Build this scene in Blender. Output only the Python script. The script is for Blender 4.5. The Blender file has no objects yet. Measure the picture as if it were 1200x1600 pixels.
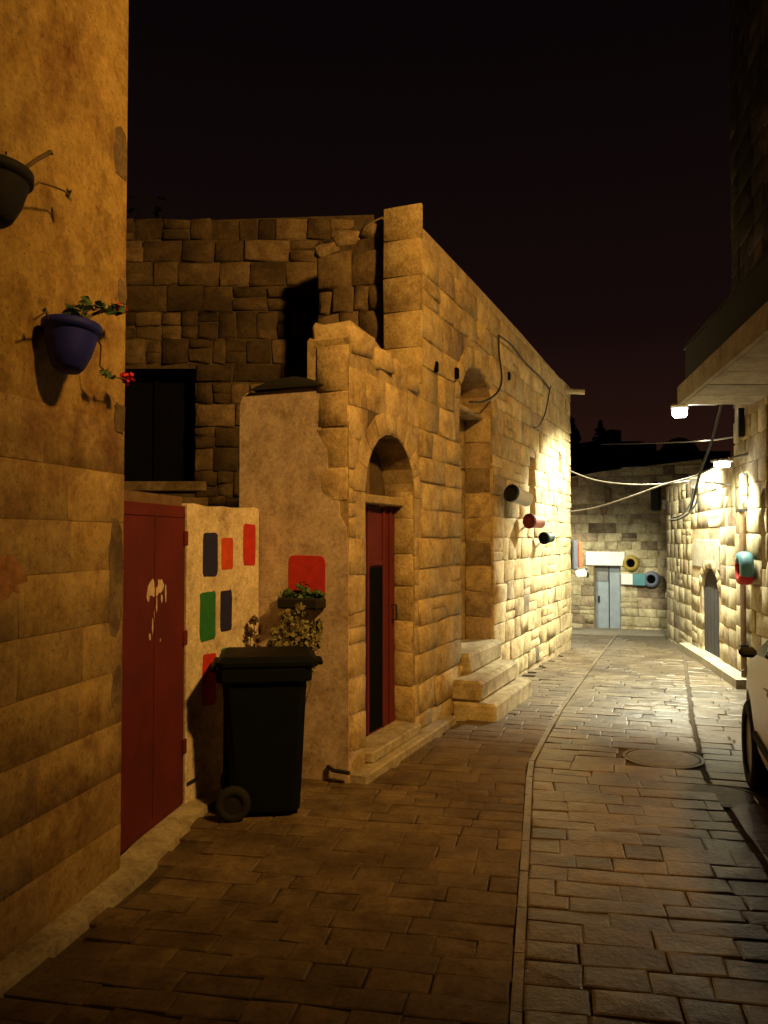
import bpy, bmesh, math, random
from mathutils import Vector, Matrix
random.seed(7)
R = math.radians
scene = bpy.context.scene
C = scene.collection

# ------------------------------------------------------------------ camera
CAM_Z, PITCH, F = 1.65, math.atan(40 / 1280), 1280.0
cam = bpy.data.objects.new('camera', bpy.data.cameras.new('camera'))
C.objects.link(cam)
cam.location = (0, 0, CAM_Z)
cam.rotation_euler = (math.pi / 2 + PITCH, 0, 0)
cam.data.sensor_fit = 'HORIZONTAL'
cam.data.sensor_width = 36
cam.data.lens = 36 * F / 1200
cam.data.clip_end = 1000
scene.camera = cam

# ------------------------------------------------------------------ night sky (city glow near the horizon)
w = bpy.data.worlds.new("World")
scene.world = w
w.use_nodes = True
nt = w.node_tree
nt.nodes.clear()
_o = nt.nodes.new('ShaderNodeOutputWorld')
_b = nt.nodes.new('ShaderNodeBackground')
_t = nt.nodes.new('ShaderNodeTexCoord')
_s = nt.nodes.new('ShaderNodeSeparateXYZ')
_r = nt.nodes.new('ShaderNodeValToRGB')
nt.links.new(_t.outputs['Generated'], _s.inputs[0])
nt.links.new(_s.outputs['Z'], _r.inputs[0])
nt.links.new(_r.outputs[0], _b.inputs[0])
nt.links.new(_b.outputs[0], _o.inputs[0])
e = _r.color_ramp.elements
e[0].position = 0.0
e[0].color = (.0260, .0085, .0052, 1)
e[1].position = 0.55
e[1].color = (.0026, .0014, .0016, 1)
m_ = _r.color_ramp.elements.new(0.25)
m_.color = (.0070, .0029, .0027, 1)
_b.inputs[1].default_value = 1.0

scene.view_settings.view_transform = 'Standard'
scene.view_settings.look = 'None'
scene.view_settings.exposure = 0
scene.view_settings.gamma = 1
scene.view_settings.use_curve_mapping = False
scene.cycles.use_denoising = True
scene.cycles.max_bounces = 6
scene.cycles.diffuse_bounces = 4

# lamp powers and colours (the lights themselves are made with their lamps)
SODIUM_W, SODIUM_C = 3100, (1.0, .50, .10)
LED_C = (1.0, .99, .72)
LED1_W, LED2_W, LED3_W = 2100, 260, 430

# ------------------------------------------------------------------ helpers
WM = {}

def g(y):
    y = min(y, 22.0)
    return -0.0052 * max(0.0, y - 6.0) ** 1.7

def ray(px, py):
    u, v = (px - 600) / F, (800 - py) / F
    return Vector((u, math.cos(PITCH) - v * math.sin(PITCH), math.sin(PITCH) + v * math.cos(PITCH)))

def at(px, py, Y):
    d = ray(px, py)
    return Vector((0, 0, CAM_Z)) + d * (Y / d.y)

def gp(px, py):
    d = ray(px, py)
    Y = 5.0
    for _ in range(60):
        Y = (g(Y) - CAM_Z) * d.y / d.z
    return Vector((d.x / d.y * Y, Y, g(Y)))

def put(o, M, parent=None):
    C.objects.link(o)
    WM[o] = M
    if parent is not None:
        o.parent = parent
        o.matrix_basis = WM[parent].inverted() @ M
    else:
        o.matrix_basis = M
    return o

def tag(o, label=None, cat=None, group=None, kind=None):
    for k, v in (('label', label), ('category', cat), ('group', group), ('kind', kind)):
        if v:
            o[k] = v
    return o

def thing(name, label, cat, loc, group=None):
    o = bpy.data.objects.new(name, None)
    o.empty_display_size = .1
    put(o, Matrix.Translation(Vector(loc)))
    return tag(o, label, cat, group)

def T(x, y=0, z=0):
    return Matrix.Translation(Vector((x, y, z)))

def frame(ox, oy, ux, uy, oz=0.0):
    """wall frame: local x runs right as seen from outside, local y into the wall, z up"""
    return T(ox, oy, oz) @ Matrix.Rotation(math.atan2(uy, ux), 4, 'Z')

def mesh(name, vs, fs, mat, parent=None, M=None, smooth=False):
    me = bpy.data.meshes.new(name)
    me.from_pydata([tuple(v) for v in vs], [], fs)
    me.materials.append(mat)
    if smooth:
        me.polygons.foreach_set('use_smooth', [True] * len(me.polygons))
    me.update()
    return put(bpy.data.objects.new(name, me), M if M is not None else Matrix.Identity(4), parent)

class MB:
    """collects shapes into one mesh"""
    def __init__(s):
        s.v, s.f = [], []
    def add(s, vs, fs, M=None):
        n = len(s.v)
        s.v += [tuple(M @ Vector(p)) if M is not None else tuple(p) for p in vs]
        s.f += [tuple(i + n for i in f) for f in fs]
        return s
    def box(s, x0, x1, y0, y1, z0, z1, M=None, b=0.0):
        if b > 0:
            vs = []
            for z, k in ((z0, b), (z0 + b, 0), (z1 - b, 0), (z1, b)):
                vs += [(x0 + k, y0 + b, z), (x0 + b, y0 + k, z), (x1 - b, y0 + k, z), (x1 - k, y0 + b, z),
                       (x1 - k, y1 - b, z), (x1 - b, y1 - k, z), (x0 + b, y1 - k, z), (x0 + k, y1 - b, z)]
            fs = [tuple(range(7, -1, -1)), tuple(range(24, 32))]
            for r in range(3):
                for i in range(8):
                    fs.append((r * 8 + i, r * 8 + (i + 1) % 8, r * 8 + 8 + (i + 1) % 8, r * 8 + 8 + i))
            return s.add(vs, fs, M)
        vs = [(x, y, z) for z in (z0, z1) for x, y in ((x0, y0), (x1, y0), (x1, y1), (x0, y1))]
        return s.add(vs, [(3, 2, 1, 0), (4, 5, 6, 7), (0, 1, 5, 4), (1, 2, 6, 5), (2, 3, 7, 6), (3, 0, 4, 7)], M)
    def tube(s, pts, r, n=8, r1=None, cap=True):
        pts = [Vector(p) for p in pts]
        if r1 is None:
            r1 = r
        vs, fs = [], []
        ref = None
        for i, p in enumerate(pts):
            d = (pts[min(i + 1, len(pts) - 1)] - pts[max(i - 1, 0)]).normalized()
            if ref is None:
                ref = d.orthogonal().normalized()
            a = (ref - d * ref.dot(d)).normalized()
            ref = a
            b = d.cross(a)
            rr = r + (r1 - r) * i / max(1, len(pts) - 1)
            for k in range(n):
                t = 2 * math.pi * k / n
                vs.append(p + (a * math.cos(t) + b * math.sin(t)) * rr)
        for i in range(len(pts) - 1):
            for k in range(n):
                fs.append((i * n + k, i * n + (k + 1) % n, i * n + n + (k + 1) % n, i * n + n + k))
        if cap:
            fs.append(tuple(range(n - 1, -1, -1)))
            fs.append(tuple(range((len(pts) - 1) * n, len(pts) * n)))
        return s.add(vs, fs)
    def lathe(s, prof, n=24, M=None, close=False):
        vs, fs = [], []
        for r_, z in prof:
            for k in range(n):
                t = 2 * math.pi * k / n
                vs.append((r_ * math.cos(t), r_ * math.sin(t), z))
        m = len(prof)
        for i in range(m if close else m - 1):
            j = (i + 1) % m
            for k in range(n):
                fs.append((i * n + k, i * n + (k + 1) % n, j * n + (k + 1) % n, j * n + k))
        if not close:
            if prof[0][0] > 1e-5:
                fs.append(tuple(range(n - 1, -1, -1)))
            if prof[-1][0] > 1e-5:
                fs.append(tuple(range((m - 1) * n, m * n)))
        return s.add(vs, fs, M)
    def build(s, name, mat, parent=None, M=None, smooth=False):
        return mesh(name, s.v, s.f, mat, parent, M, smooth)

def slab(outer, holes, y0, y1):
    """polygon (x,z) with holes, given thickness along local y"""
    bm = bmesh.new()
    loops = [outer] + holes
    es, lv = [], []
    for lp in loops:
        vs = [bm.verts.new((x, y0, z)) for x, z in lp]
        lv.append(vs)
        for i in range(len(vs)):
            es.append(bm.edges.new((vs[i], vs[(i + 1) % len(vs)])))
    bmesh.ops.triangle_fill(bm, use_beauty=True, use_dissolve=False, edges=es, normal=(0, -1, 0))
    front = list(bm.faces)
    bm.verts.index_update()
    vs = [v.co.copy() for v in bm.verts]
    n = len(vs)
    fs = []
    for f in front:
        idx = [v.index for v in f.verts]
        if f.normal.y > 0:
            idx.reverse()
        fs.append(tuple(idx))
        fs.append(tuple(i + n for i in reversed(idx)))
    for L in lv:
        for i in range(len(L)):
            a, b = L[i].index, L[(i + 1) % len(L)].index
            fs.append((a, b, b + n, a + n))
    bm.free()
    vs2 = vs + [Vector((v.x, y1, v.z)) for v in vs]
    return vs2, fs

# ------------------------------------------------------------------ materials
def new_mat(name):
    m = bpy.data.materials.new(name)
    m.use_nodes = True
    t = m.node_tree
    b = t.nodes['Principled BSDF']
    return m, t, b

def nnoise(t, vec, scale, detail=5, rough=.6):
    n = t.nodes.new('ShaderNodeTexNoise')
    n.inputs['Scale'].default_value = scale
    n.inputs['Detail'].default_value = detail
    n.inputs['Roughness'].default_value = rough
    t.links.new(vec, n.inputs['Vector'])
    return n.outputs['Fac']

def ramp(t, fac, stops):
    r = t.nodes.new('ShaderNodeValToRGB')
    el = r.color_ramp.elements
    while len(el) < len(stops):
        el.new(.5)
    for e_, (p, c) in zip(el, stops):
        e_.position = p
        e_.color = (*c, 1) if len(c) == 3 else c
    t.links.new(fac, r.inputs[0])
    return r.outputs[0]

def mixc(t, a, b, fac, mode='MIX'):
    m = t.nodes.new('ShaderNodeMix')
    m.data_type = 'RGBA'
    m.blend_type = mode
    for s_, v in ((m.inputs[6], a), (m.inputs[7], b), (m.inputs[0], fac)):
        if hasattr(v, 'links') or isinstance(v, bpy.types.NodeSocket):
            t.links.new(v, s_)
        elif isinstance(v, tuple):
            s_.default_value = (*v, 1) if len(v) == 3 else v
        else:
            s_.default_value = v
    return m.outputs[2]

def stone_mat(name, dark, mid, light, stain=(.12, .085, .05), stain_at=(.52, .68), rough=(.75, .95), bump=.85, dist=.022, var=.30, big=1.1, fine=34, spec=.3):
    m, t, b = new_mat(name)
    geo = t.nodes.new('ShaderNodeNewGeometry')
    info = t.nodes.new('ShaderNodeObjectInfo')
    off = t.nodes.new('ShaderNodeVectorMath')
    off.operation = 'ADD'
    mul = t.nodes.new('ShaderNodeMath')
    mul.operation = 'MULTIPLY'
    mul.inputs[1].default_value = 3.0
    t.links.new(info.outputs['Random'], mul.inputs[0])
    t.links.new(geo.outputs['Position'], off.inputs[0])
    t.links.new(mul.outputs[0], off.inputs[1])
    pos = off.outputs[0]
    wpos = geo.outputs['Position']
    n1 = nnoise(t, pos, 7, 6, .65)
    col = ramp(t, n1, [(.28, dark), (.5, mid), (.72, light)])
    n2 = nnoise(t, wpos, big, 5, .7)
    sf = ramp(t, n2, [(stain_at[0], (0, 0, 0)), (stain_at[1], (1, 1, 1))])
    col = mixc(t, col, stain, sf)
    hsv = t.nodes.new('ShaderNodeHueSaturation')
    mr = t.nodes.new('ShaderNodeMapRange')
    mr.inputs[3].default_value = 1 - var
    mr.inputs[4].default_value = 1 + var * .6
    t.links.new(info.outputs['Random'], mr.inputs[0])
    t.links.new(mr.outputs[0], hsv.inputs['Value'])
    t.links.new(col, hsv.inputs['Color'])
    n3 = nnoise(t, pos, fine, 4, .7)
    g3 = ramp(t, n3, [(.3, (.72, .72, .72)), (.65, (1.1, 1.1, 1.1))])
    col = mixc(t, hsv.outputs[0], g3, 1.0, 'MULTIPLY')
    n5 = nnoise(t, wpos, 58, 3, .75)
    pit = ramp(t, n5, [(.30, (.42, .38, .34)), (.42, (1, 1, 1))])
    col = mixc(t, col, pit, 1.0, 'MULTIPLY')
    n6 = nnoise(t, wpos, 4.6, 6, .75)
    blot = ramp(t, n6, [(.32, (.62, .56, .50)), (.50, (1, 1, 1)), (.70, (1.12, 1.10, 1.04))])
    col = mixc(t, col, blot, 1.0, 'MULTIPLY')
    t.links.new(col, b.inputs['Base Color'])
    rr = t.nodes.new('ShaderNodeMapRange')
    rr.inputs[3].default_value = rough[0]
    rr.inputs[4].default_value = rough[1]
    t.links.new(n1, rr.inputs[0])
    t.links.new(rr.outputs[0], b.inputs['Roughness'])
    b.inputs['Specular IOR Level'].default_value = spec
    h = mixc(t, n1, n3, .45)
    bp = t.nodes.new('ShaderNodeBump')
    bp.inputs['Strength'].default_value = bump
    bp.inputs['Distance'].default_value = dist
    t.links.new(h, bp.inputs['Height'])
    t.links.new(bp.outputs[0], b.inputs['Normal'])
    return m

def plain(name, col, rough=.6, metal=0.0, var=.25, scale=8, bump=.15, dist=.004, spec=.5):
    m, t, b = new_mat(name)
    geo = t.nodes.new('ShaderNodeNewGeometry')
    n = nnoise(t, geo.outputs['Position'], scale, 5, .65)
    lo = tuple(c * (1 - var) for c in col)
    hi = tuple(min(1, c * (1 + var)) for c in col)
    t.links.new(ramp(t, n, [(.3, lo), (.7, hi)]), b.inputs['Base Color'])
    b.inputs['Roughness'].default_value = rough
    b.inputs['Metallic'].default_value = metal
    b.inputs['Specular IOR Level'].default_value = spec
    if bump:
        bp = t.nodes.new('ShaderNodeBump')
        bp.inputs['Strength'].default_value = bump
        bp.inputs['Distance'].default_value = dist
        n4 = nnoise(t, geo.outputs['Position'], scale * 6, 4, .6)
        t.links.new(n4, bp.inputs['Height'])
        t.links.new(bp.outputs[0], b.inputs['Normal'])
    return m

def glow(name, col, strength):
    m, t, b = new_mat(name)
    b.inputs['Base Color'].default_value = (.8, .8, .8, 1)
    b.inputs['Emission Color'].default_value = (*col, 1)
    b.inputs['Emission Strength'].default_value = strength
    return m

M_STONE = stone_mat('limestone', (.33, .24, .12), (.49, .385, .21), (.59, .49, .30), stain=(.24, .165, .08), stain_at=(.52, .74), big=1.7, var=.22, dist=.016)
M_STONE_S = stone_mat('soft_limestone', (.30, .24, .13), (.45, .38, .235), (.55, .48, .32), stain=(.20, .15, .06), stain_at=(.5, .74), big=1.4, bump=.35, dist=.008, var=.2)
M_ROUGH = stone_mat('rough_limestone', (.20, .14, .085), (.33, .25, .16), (.44, .35, .24), bump=.9, dist=.02, var=.5, stain_at=(.5, .7))
M_DARKSTONE = stone_mat('soiled_shaded_stone', (.10, .07, .045), (.16, .115, .07), (.24, .18, .11), bump=.7)  # soiled stone; its dark tone also paints the unlit upper wall by the balcony
M_RENDER = stone_mat('worn_render', (.36, .26, .14), (.50, .39, .225), (.58, .48, .31), stain=(.27, .185, .09), stain_at=(.5, .75), var=.10, big=2.2, bump=.6, dist=.012)
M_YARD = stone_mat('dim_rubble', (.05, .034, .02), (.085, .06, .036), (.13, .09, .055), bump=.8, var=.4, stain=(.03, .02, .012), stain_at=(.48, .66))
M_SHADED = stone_mat('shaded_stone', (.016, .011, .008), (.028, .019, .013), (.042, .028, .02))  # night shade of the balcony house's upper courses put into the stone colour
M_MORTAR = stone_mat('lime_mortar', (.30, .22, .12), (.42, .325, .19), (.50, .40, .25), var=0, bump=.8, dist=.01)
M_MORTAR_D = stone_mat('old_mortar', (.05, .036, .022), (.08, .058, .036), (.12, .09, .055), var=0, bump=.8, dist=.01)
M_PLASTER = stone_mat('ochre_plaster', (.28, .17, .055), (.41, .28, .095), (.49, .36, .145), stain=(.20, .095, .035), stain_at=(.46, .70), var=.10, big=2.6, bump=.5, dist=.008)
M_ASHLAR = stone_mat('smooth_ashlar', (.28, .18, .07), (.39, .275, .115), (.46, .345, .165), stain=(.19, .095, .045), stain_at=(.48, .72), var=.07, big=2.6, bump=.4, dist=.006)
M_PINK = stone_mat('pink_plaster', (.44, .34, .29), (.54, .44, .38), (.60, .50, .44), stain=(.33, .24, .18), stain_at=(.46, .7), var=.05, big=2.4, bump=.35, dist=.006)
M_WHITEWASH = stone_mat('whitewash', (.56, .47, .36), (.68, .60, .48), (.74, .67, .55), stain=(.40, .32, .22), stain_at=(.56, .72), var=.05, big=3.0, bump=.6, dist=.008)
M_PAVE = stone_mat('polished_paving', (.10, .068, .04), (.185, .138, .085), (.25, .195, .125), stain=(.07, .047, .028), stain_at=(.46, .68), rough=(.22, .5), var=.34, big=1.2, bump=.8, dist=.012, spec=.6)
M_PAVE_L = stone_mat('dull_paving', (.105, .072, .042), (.17, .125, .075), (.225, .172, .11), stain=(.08, .052, .03), stain_at=(.44, .68), rough=(.45, .75), var=.24, big=1.1, bump=.8, dist=.010)
M_JOINT = stone_mat('paving_joint', (.06, .044, .026), (.09, .068, .042), (.12, .09, .06), var=0, bump=.6)
M_CONCRETE = stone_mat('concrete', (.30, .26, .20), (.38, .34, .26), (.44, .40, .32), stain_at=(.55, .75), var=.12, bump=.4, dist=.006)
M_EARTH = stone_mat('ground_paving', (.17, .14, .10), (.23, .20, .15), (.29, .25, .19), var=0, bump=.6, rough=(.5, .8))
M_RED = plain('red_paint', (.105, .007, .012), .85, var=.3, scale=3, bump=.25)
M_REDWALL = plain('red_wall_paint', (.46, .022, .02), .8, var=.22, scale=14)
M_ORANGE = plain('orange_wall_paint', (.50, .06, .015), .8, var=.22, scale=14)
M_NAVY = plain('navy_wall_paint', (.010, .013, .075), .8, var=.25, scale=14)
M_GREEN = plain('green_wall_paint', (.016, .16, .045), .8, var=.25, scale=14)
M_SPLASH = plain('pale_paint_drip', (.62, .50, .44), .8, var=.25, scale=20)
M_PINKSPRAY = plain('faded_red_spray', (.36, .17, .075), .9, var=.4, scale=22)
M_BIN = plain('dark_green_plastic', (.002, .0035, .0035), .6, var=.2, bump=.1, spec=.15)
M_RUBBER = plain('black_rubber', (.006, .006, .006), .9, var=.3, scale=20)
M_BLACK = plain('black_void', (.004, .004, .005), .9, var=.2, bump=0, spec=.05)
M_DGLASS = plain('dark_glass', (.010, .012, .014), .15, var=.1, bump=0)
M_BLUEPOT = plain('blue_glaze', (.008, .014, .32), .7, var=.25)
M_GREYPOT = plain('grey_pot', (.012, .012, .018), .8, var=.35)
M_SOIL = plain('soil', (.035, .022, .014), .95, var=.4, scale=30, bump=.8)
M_LEAF = plain('geranium_leaf', (.045, .105, .03), .6, var=.4, scale=18)
M_DRYLEAF = plain('dusty_leaf', (.17, .165, .065), .75, var=.45, scale=18)
M_TWIG = plain('dry_twig', (.12, .08, .045), .85, var=.3)
M_PETAL = plain('red_petal', (.52, .012, .02), .6, var=.25, scale=30)
M_STEELDOOR = plain('blue_grey_steel', (.27, .31, .36), .5, var=.15, scale=5)
M_WHITE = plain('white_paint', (.72, .71, .68), .5, var=.12)
M_PALEBLUE = plain('pale_grey_paint', (.58, .68, .85), .5, var=.1)
M_YELLOW = plain('yellow_paint', (.27, .18, .02), .6, var=.2)
M_TEAL = plain('teal_paint', (.07, .20, .24), .6, var=.2)
M_PINKP = plain('pink_paint', (.62, .34, .36), .6, var=.2)
M_SALMON = plain('orange_paint', (.36, .09, .03), .6, var=.2)
M_GREENP = plain('dark_green_paint', (.02, .05, .035), .6, var=.2)
M_GREYBLUE = plain('grey_blue_paint', (.09, .10, .14), .6, var=.2)
M_METAL = plain('galvanised_steel', (.32, .32, .31), .45, metal=.7, var=.2)
M_DMETAL = plain('dark_metal', (.02, .02, .022), .5, metal=.4, var=.25)
M_PARAPET = plain('black_sheet_metal', (.004, .004, .004), .9, var=.3, scale=4)
M_CABLE = plain('black_cable', (.012, .012, .012), .6, var=.2, bump=0)
M_CABLE_P = plain('pale_cable', (.17, .15, .125), .6, var=.15, bump=0)
M_WOOD = plain('weathered_wood', (.16, .10, .06), .8, var=.35, scale=9, bump=.5)
M_OLDDOOR = plain('old_dark_door', (.018, .013, .010), .9, var=.4, scale=6, bump=.4)
M_PIPE = plain('rusty_pipe', (.20, .12, .06), .8, var=.4, scale=9)
M_CAR = plain('silver_car_paint', (.80, .79, .76), .3, metal=.0, var=.04, bump=0)
M_CHROME = plain('chrome', (.6, .6, .6), .2, metal=1, var=.05, bump=0)
M_TAIL = plain('red_lamp_glass', (.35, .01, .01), .2, var=.1, bump=0)
M_HILL = plain('night_hill', (.03, .028, .018), .95, var=.5, scale=.3, bump=0)
M_FARWALL = plain('far_house_render', (.10, .085, .07), .9, var=.3, scale=1, bump=0)
M_NEEDLE = plain('night_foliage', (.010, .015, .008), .8, var=.5, scale=3)
M_IRON = plain('cast_iron', (.05, .047, .042), .45, metal=.5, var=.35, scale=20, bump=.5)
M_LID = plain('worn_iron_lid', (.13, .105, .075), .5, metal=.1, var=.35, scale=14, bump=.6)
M_LED = glow('led_lens', (1, .99, .95), 26)
M_SODLENS = glow('sodium_lens', (1, .55, .15), 12)

# ------------------------------------------------------------------ stones
def poly_stone(poly, gap=.006, proud=.03, bevel=.014, jit=.006, back=.03, rnd=random):
    """one dressed stone on a wall: polygon in (x,z) -> verts relative to its centre, facing -y"""
    n = len(poly)
    cx = sum(p[0] for p in poly) / n
    cz = sum(p[1] for p in poly) / n
    def inset(d, j):
        out = []
        for i in range(n):
            a = Vector(poly[i - 1]); p = Vector(poly[i]); c = Vector(poly[(i + 1) % n])
            e1 = (p - a).normalized(); e2 = (c - p).normalized()
            n1 = Vector((-e1.y, e1.x)); n2 = Vector((-e2.y, e2.x))
            k = n1 + n2
            k = k / max(.3, k.dot(k)) * 2
            q = p + k * d
            out.append((q.x - cx + rnd.uniform(-j, j), q.y - cz + rnd.uniform(-j, j)))
        return out
    A = inset(gap, jit)
    B = [(a[0] * 1.0, a[1] * 1.0) for a in A]
    D = inset(gap + bevel, jit)
    pr = proud * rnd.uniform(.55, 1.35)
    vs = [(x, back, z) for x, z in A] + [(x, -pr + bevel * .8 + rnd.uniform(-jit, jit) * .5, z) for x, z in B]
    vs += [(x, -pr + rnd.uniform(-jit, jit), z) for x, z in D]
    vs.append((rnd.uniform(-.05, .05), -pr - rnd.uniform(.2, 2.2) * jit, rnd.uniform(-.03, .03)))
    fs = []
    for r in (0, 1):
        for i in range(n):
            j = (i + 1) % n
            fs.append((r * n + i, r * n + j, r * n + n + j, r * n + n + i))
    for i in range(n):
        fs.append((2 * n + i, 2 * n + (i + 1) % n, 3 * n))
    return (cx, cz), vs, fs

class Stones:
    """gathers the stones of one building; the 300 that show largest become parts, the rest one joined part"""
    def __init__(s, parent, name='stone'):
        s.parent, s.name, s.items, s.smooth = parent, name, [], name == 'stone'
    def wall(s, Fm, poly, mat, **k):
        (cx, cz), vs, fs = poly_stone(poly, **k)
        s.items.append((Fm @ T(cx, 0, cz), vs, fs, mat))
    def raw(s, M, vs, fs, mat):
        s.items.append((M, vs, fs, mat))
    def finish(s, limit=298):
        def size(it):
            p = it[0].translation
            if p.y < .4:
                return -p.length
            x, z = p.x / p.y * F + 600, 800 - ((p.z - CAM_Z) / p.y - math.tan(PITCH)) * F
            inside = -60 < x < 1260 and -60 < z < 1680
            return (1000 if inside else 0) + 1 / p.length
        s.items.sort(key=size, reverse=True)
        for M, vs, fs, mat in s.items[:limit]:
            mesh(s.name, vs, fs, mat, s.parent, M, s.smooth)
        rest = s.items[limit:]
        if rest:
            by = {}
            for it in rest:
                by.setdefault(it[3], []).append(it)
            mat = max(by, key=lambda k: len(by[k]))
            mb = MB()
            for M, vs, fs, _ in rest:
                mb.add(vs, fs, M)
            o = mb.build(s.name + '_courses', mat, s.parent)
            o['kind'] = 'stuff'

def rows(z0, z1, h, jit, rnd):
    out, z = [], z0
    while z < z1 - h * .4:
        hh = h * (1 + rnd.uniform(-jit, jit))
        out.append((z, z + hh))
        z += hh
    return out

def fill(st, Fm, x0, x1, rws, mat, lmin, lmax, blocks=(), top=None, seed=1, mats=None, split=0.0, **k):
    jit_ = k.get('jit', .006)
    """courses of stones from x0 to x1; blocks: functions (za, zb) -> (xa, xb) or None"""
    rnd = random.Random(seed)
    for za, zb in rws:
        iv = [(x0, x1)]
        for bl in blocks:
            r = bl(za, zb)
            if not r:
                continue
            nv = []
            for a, b in iv:
                if r[1] <= a or r[0] >= b:
                    nv.append((a, b))
                else:
                    if r[0] - a > .04:
                        nv.append((a, r[0]))
                    if b - r[1] > .04:
                        nv.append((r[1], b))
            iv = nv
        for a, b in iv:
            n = max(1, round((b - a) / rnd.uniform(lmin, lmax)))
            cuts = [a + (b - a) * i / n + (rnd.uniform(-.25, .25) * (b - a) / n if 0 < i < n else 0) for i in range(n + 1)]
            for i in range(n):
                xa, xb = cuts[i], cuts[i + 1]
                if top is not None and zb > top((xa + xb) / 2) + .03:
                    continue
                mm = mat
                if mats:
                    for m2, pr in mats:
                        if rnd.random() < pr:
                            mm = m2
                d = (.002 + .005 * rnd.random()) if jit_ > .004 else .0016
                tz = rnd.uniform(-1, 1) * (.010 if jit_ > .004 else .001)
                if rnd.random() < split:
                    zm = za + (zb - za) * rnd.uniform(.4, .6)
                    st.wall(Fm, [(xa, za + tz), (xb, za - tz), (xb, zm + tz), (xa, zm)], mm, gap=d, rnd=rnd, **k)
                    st.wall(Fm, [(xa, zm), (xb, zm + tz), (xb, zb - tz * .5), (xa, zb + tz * .5)], mm, gap=d, rnd=rnd, **k)
                else:
                    st.wall(Fm, [(xa, za + tz), (xb, za - tz), (xb, zb - tz * .5), (xa, zb + tz * .5)], mm, gap=d, rnd=rnd, **k)

def hole_rect(xa, xb, z0, z1, pad=0.0):
    return lambda a, b: (xa - pad, xb + pad) if (b > z0 + .02 and a < z1 + pad - .02) else None

def hole_arch(cx, hw, spring, rise, pad=0.0, z0=-9):
    def f(a, b):
        if b < z0 + .02:
            return None
        zm = max(a, min(b, a * .6 + b * .4))
        if a <= spring:
            return (cx - hw - (pad if b > spring - .25 else 0.0), cx + hw + (pad if b > spring - .25 else 0.0))
        q = (zm - spring) / (rise + pad)
        if q >= 1:
            return None
        h = (hw + pad) * math.sqrt(1 - q * q)
        return (cx - h, cx + h)
    return f

def arch_loop(cx, hw, z0, spring, rise, n=12):
    pts = [(cx - hw, z0), (cx + hw, z0)]
    for i in range(n + 1):
        t = math.pi * i / n
        pts.append((cx + hw * math.cos(t), spring + rise * math.sin(t)))
    return pts

def voussoirs(st, Fm, cx, hw, spring, rise, th, n, mat, rnd, **k):
    for i in range(n):
        a, b = math.pi * i / n, math.pi * (i + 1) / n
        def pt(t, e):
            return (cx + (hw + e) * math.cos(t), spring + (rise + e) * math.sin(t))
        e = th * rnd.uniform(.85, 1.15)
        st.wall(Fm, [pt(b, .005), pt(a, .005), pt(a, e), pt(b, e)][::-1] if False else [pt(a, .005), pt(a, e), pt(b, e), pt(b, .005)], mat, rnd=rnd, **k)

# ------------------------------------------------------------------ ground and paving
GX, GY = [], []
xs = [-120, -60, -25] + [x * .8 for x in range(-12, 20)] + [25, 60, 120]
ys = [-60, -20, -6] + [y * .5 for y in range(-6, 50)] + [28, 35, 60, 120, 240]
vs = [(x, y, g(y) - .028) for y in ys for x in xs]
nx = len(xs)
fs = [(j * nx + i, j * nx + i + 1, (j + 1) * nx + i + 1, (j + 1) * nx + i) for j in range(len(ys) - 1) for i in range(nx - 1)]
tag(mesh('ground', vs, fs, M_EARTH), kind='structure')

DIV = [(-.15, -.6), (.43, 2.78), (1.06, 6.03), (1.67, 7.9), (2.9, 11.4), (4.05, 14.7), (4.75, 16.7)]
def div_at(y):
    for (xa, ya), (xb, yb) in zip(DIV, DIV[1:]):
        if y <= yb or (xb, yb) == DIV[-1]:
            return xa + (xb - xa) * (y - ya) / (yb - ya)
def div_dir(y):
    a, b = div_at(max(-.5, y - .9)), div_at(min(16.6, y + .9))
    d = Vector((b - a, min(16.6, y + .9) - max(-.5, y - .9)))
    return d.normalized()

# footprints that paving stops at (x of the left edge at a given y)
def left_edge(y):
    pts = [(-2, -2.45), (4.05, -1.28 + .12), (5.0, -1.2 + .1), (5.42, -1.08), (5.85, -.95), (5.86, -.12), (13.5, 3.06), (13.6, -3), (30, -3)]
    for (ya, xa), (yb, xb) in zip(pts, pts[1:]):
        if y <= yb:
            return xa + (xb - xa) * (y - ya) / (yb - ya)
    return -3

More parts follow.
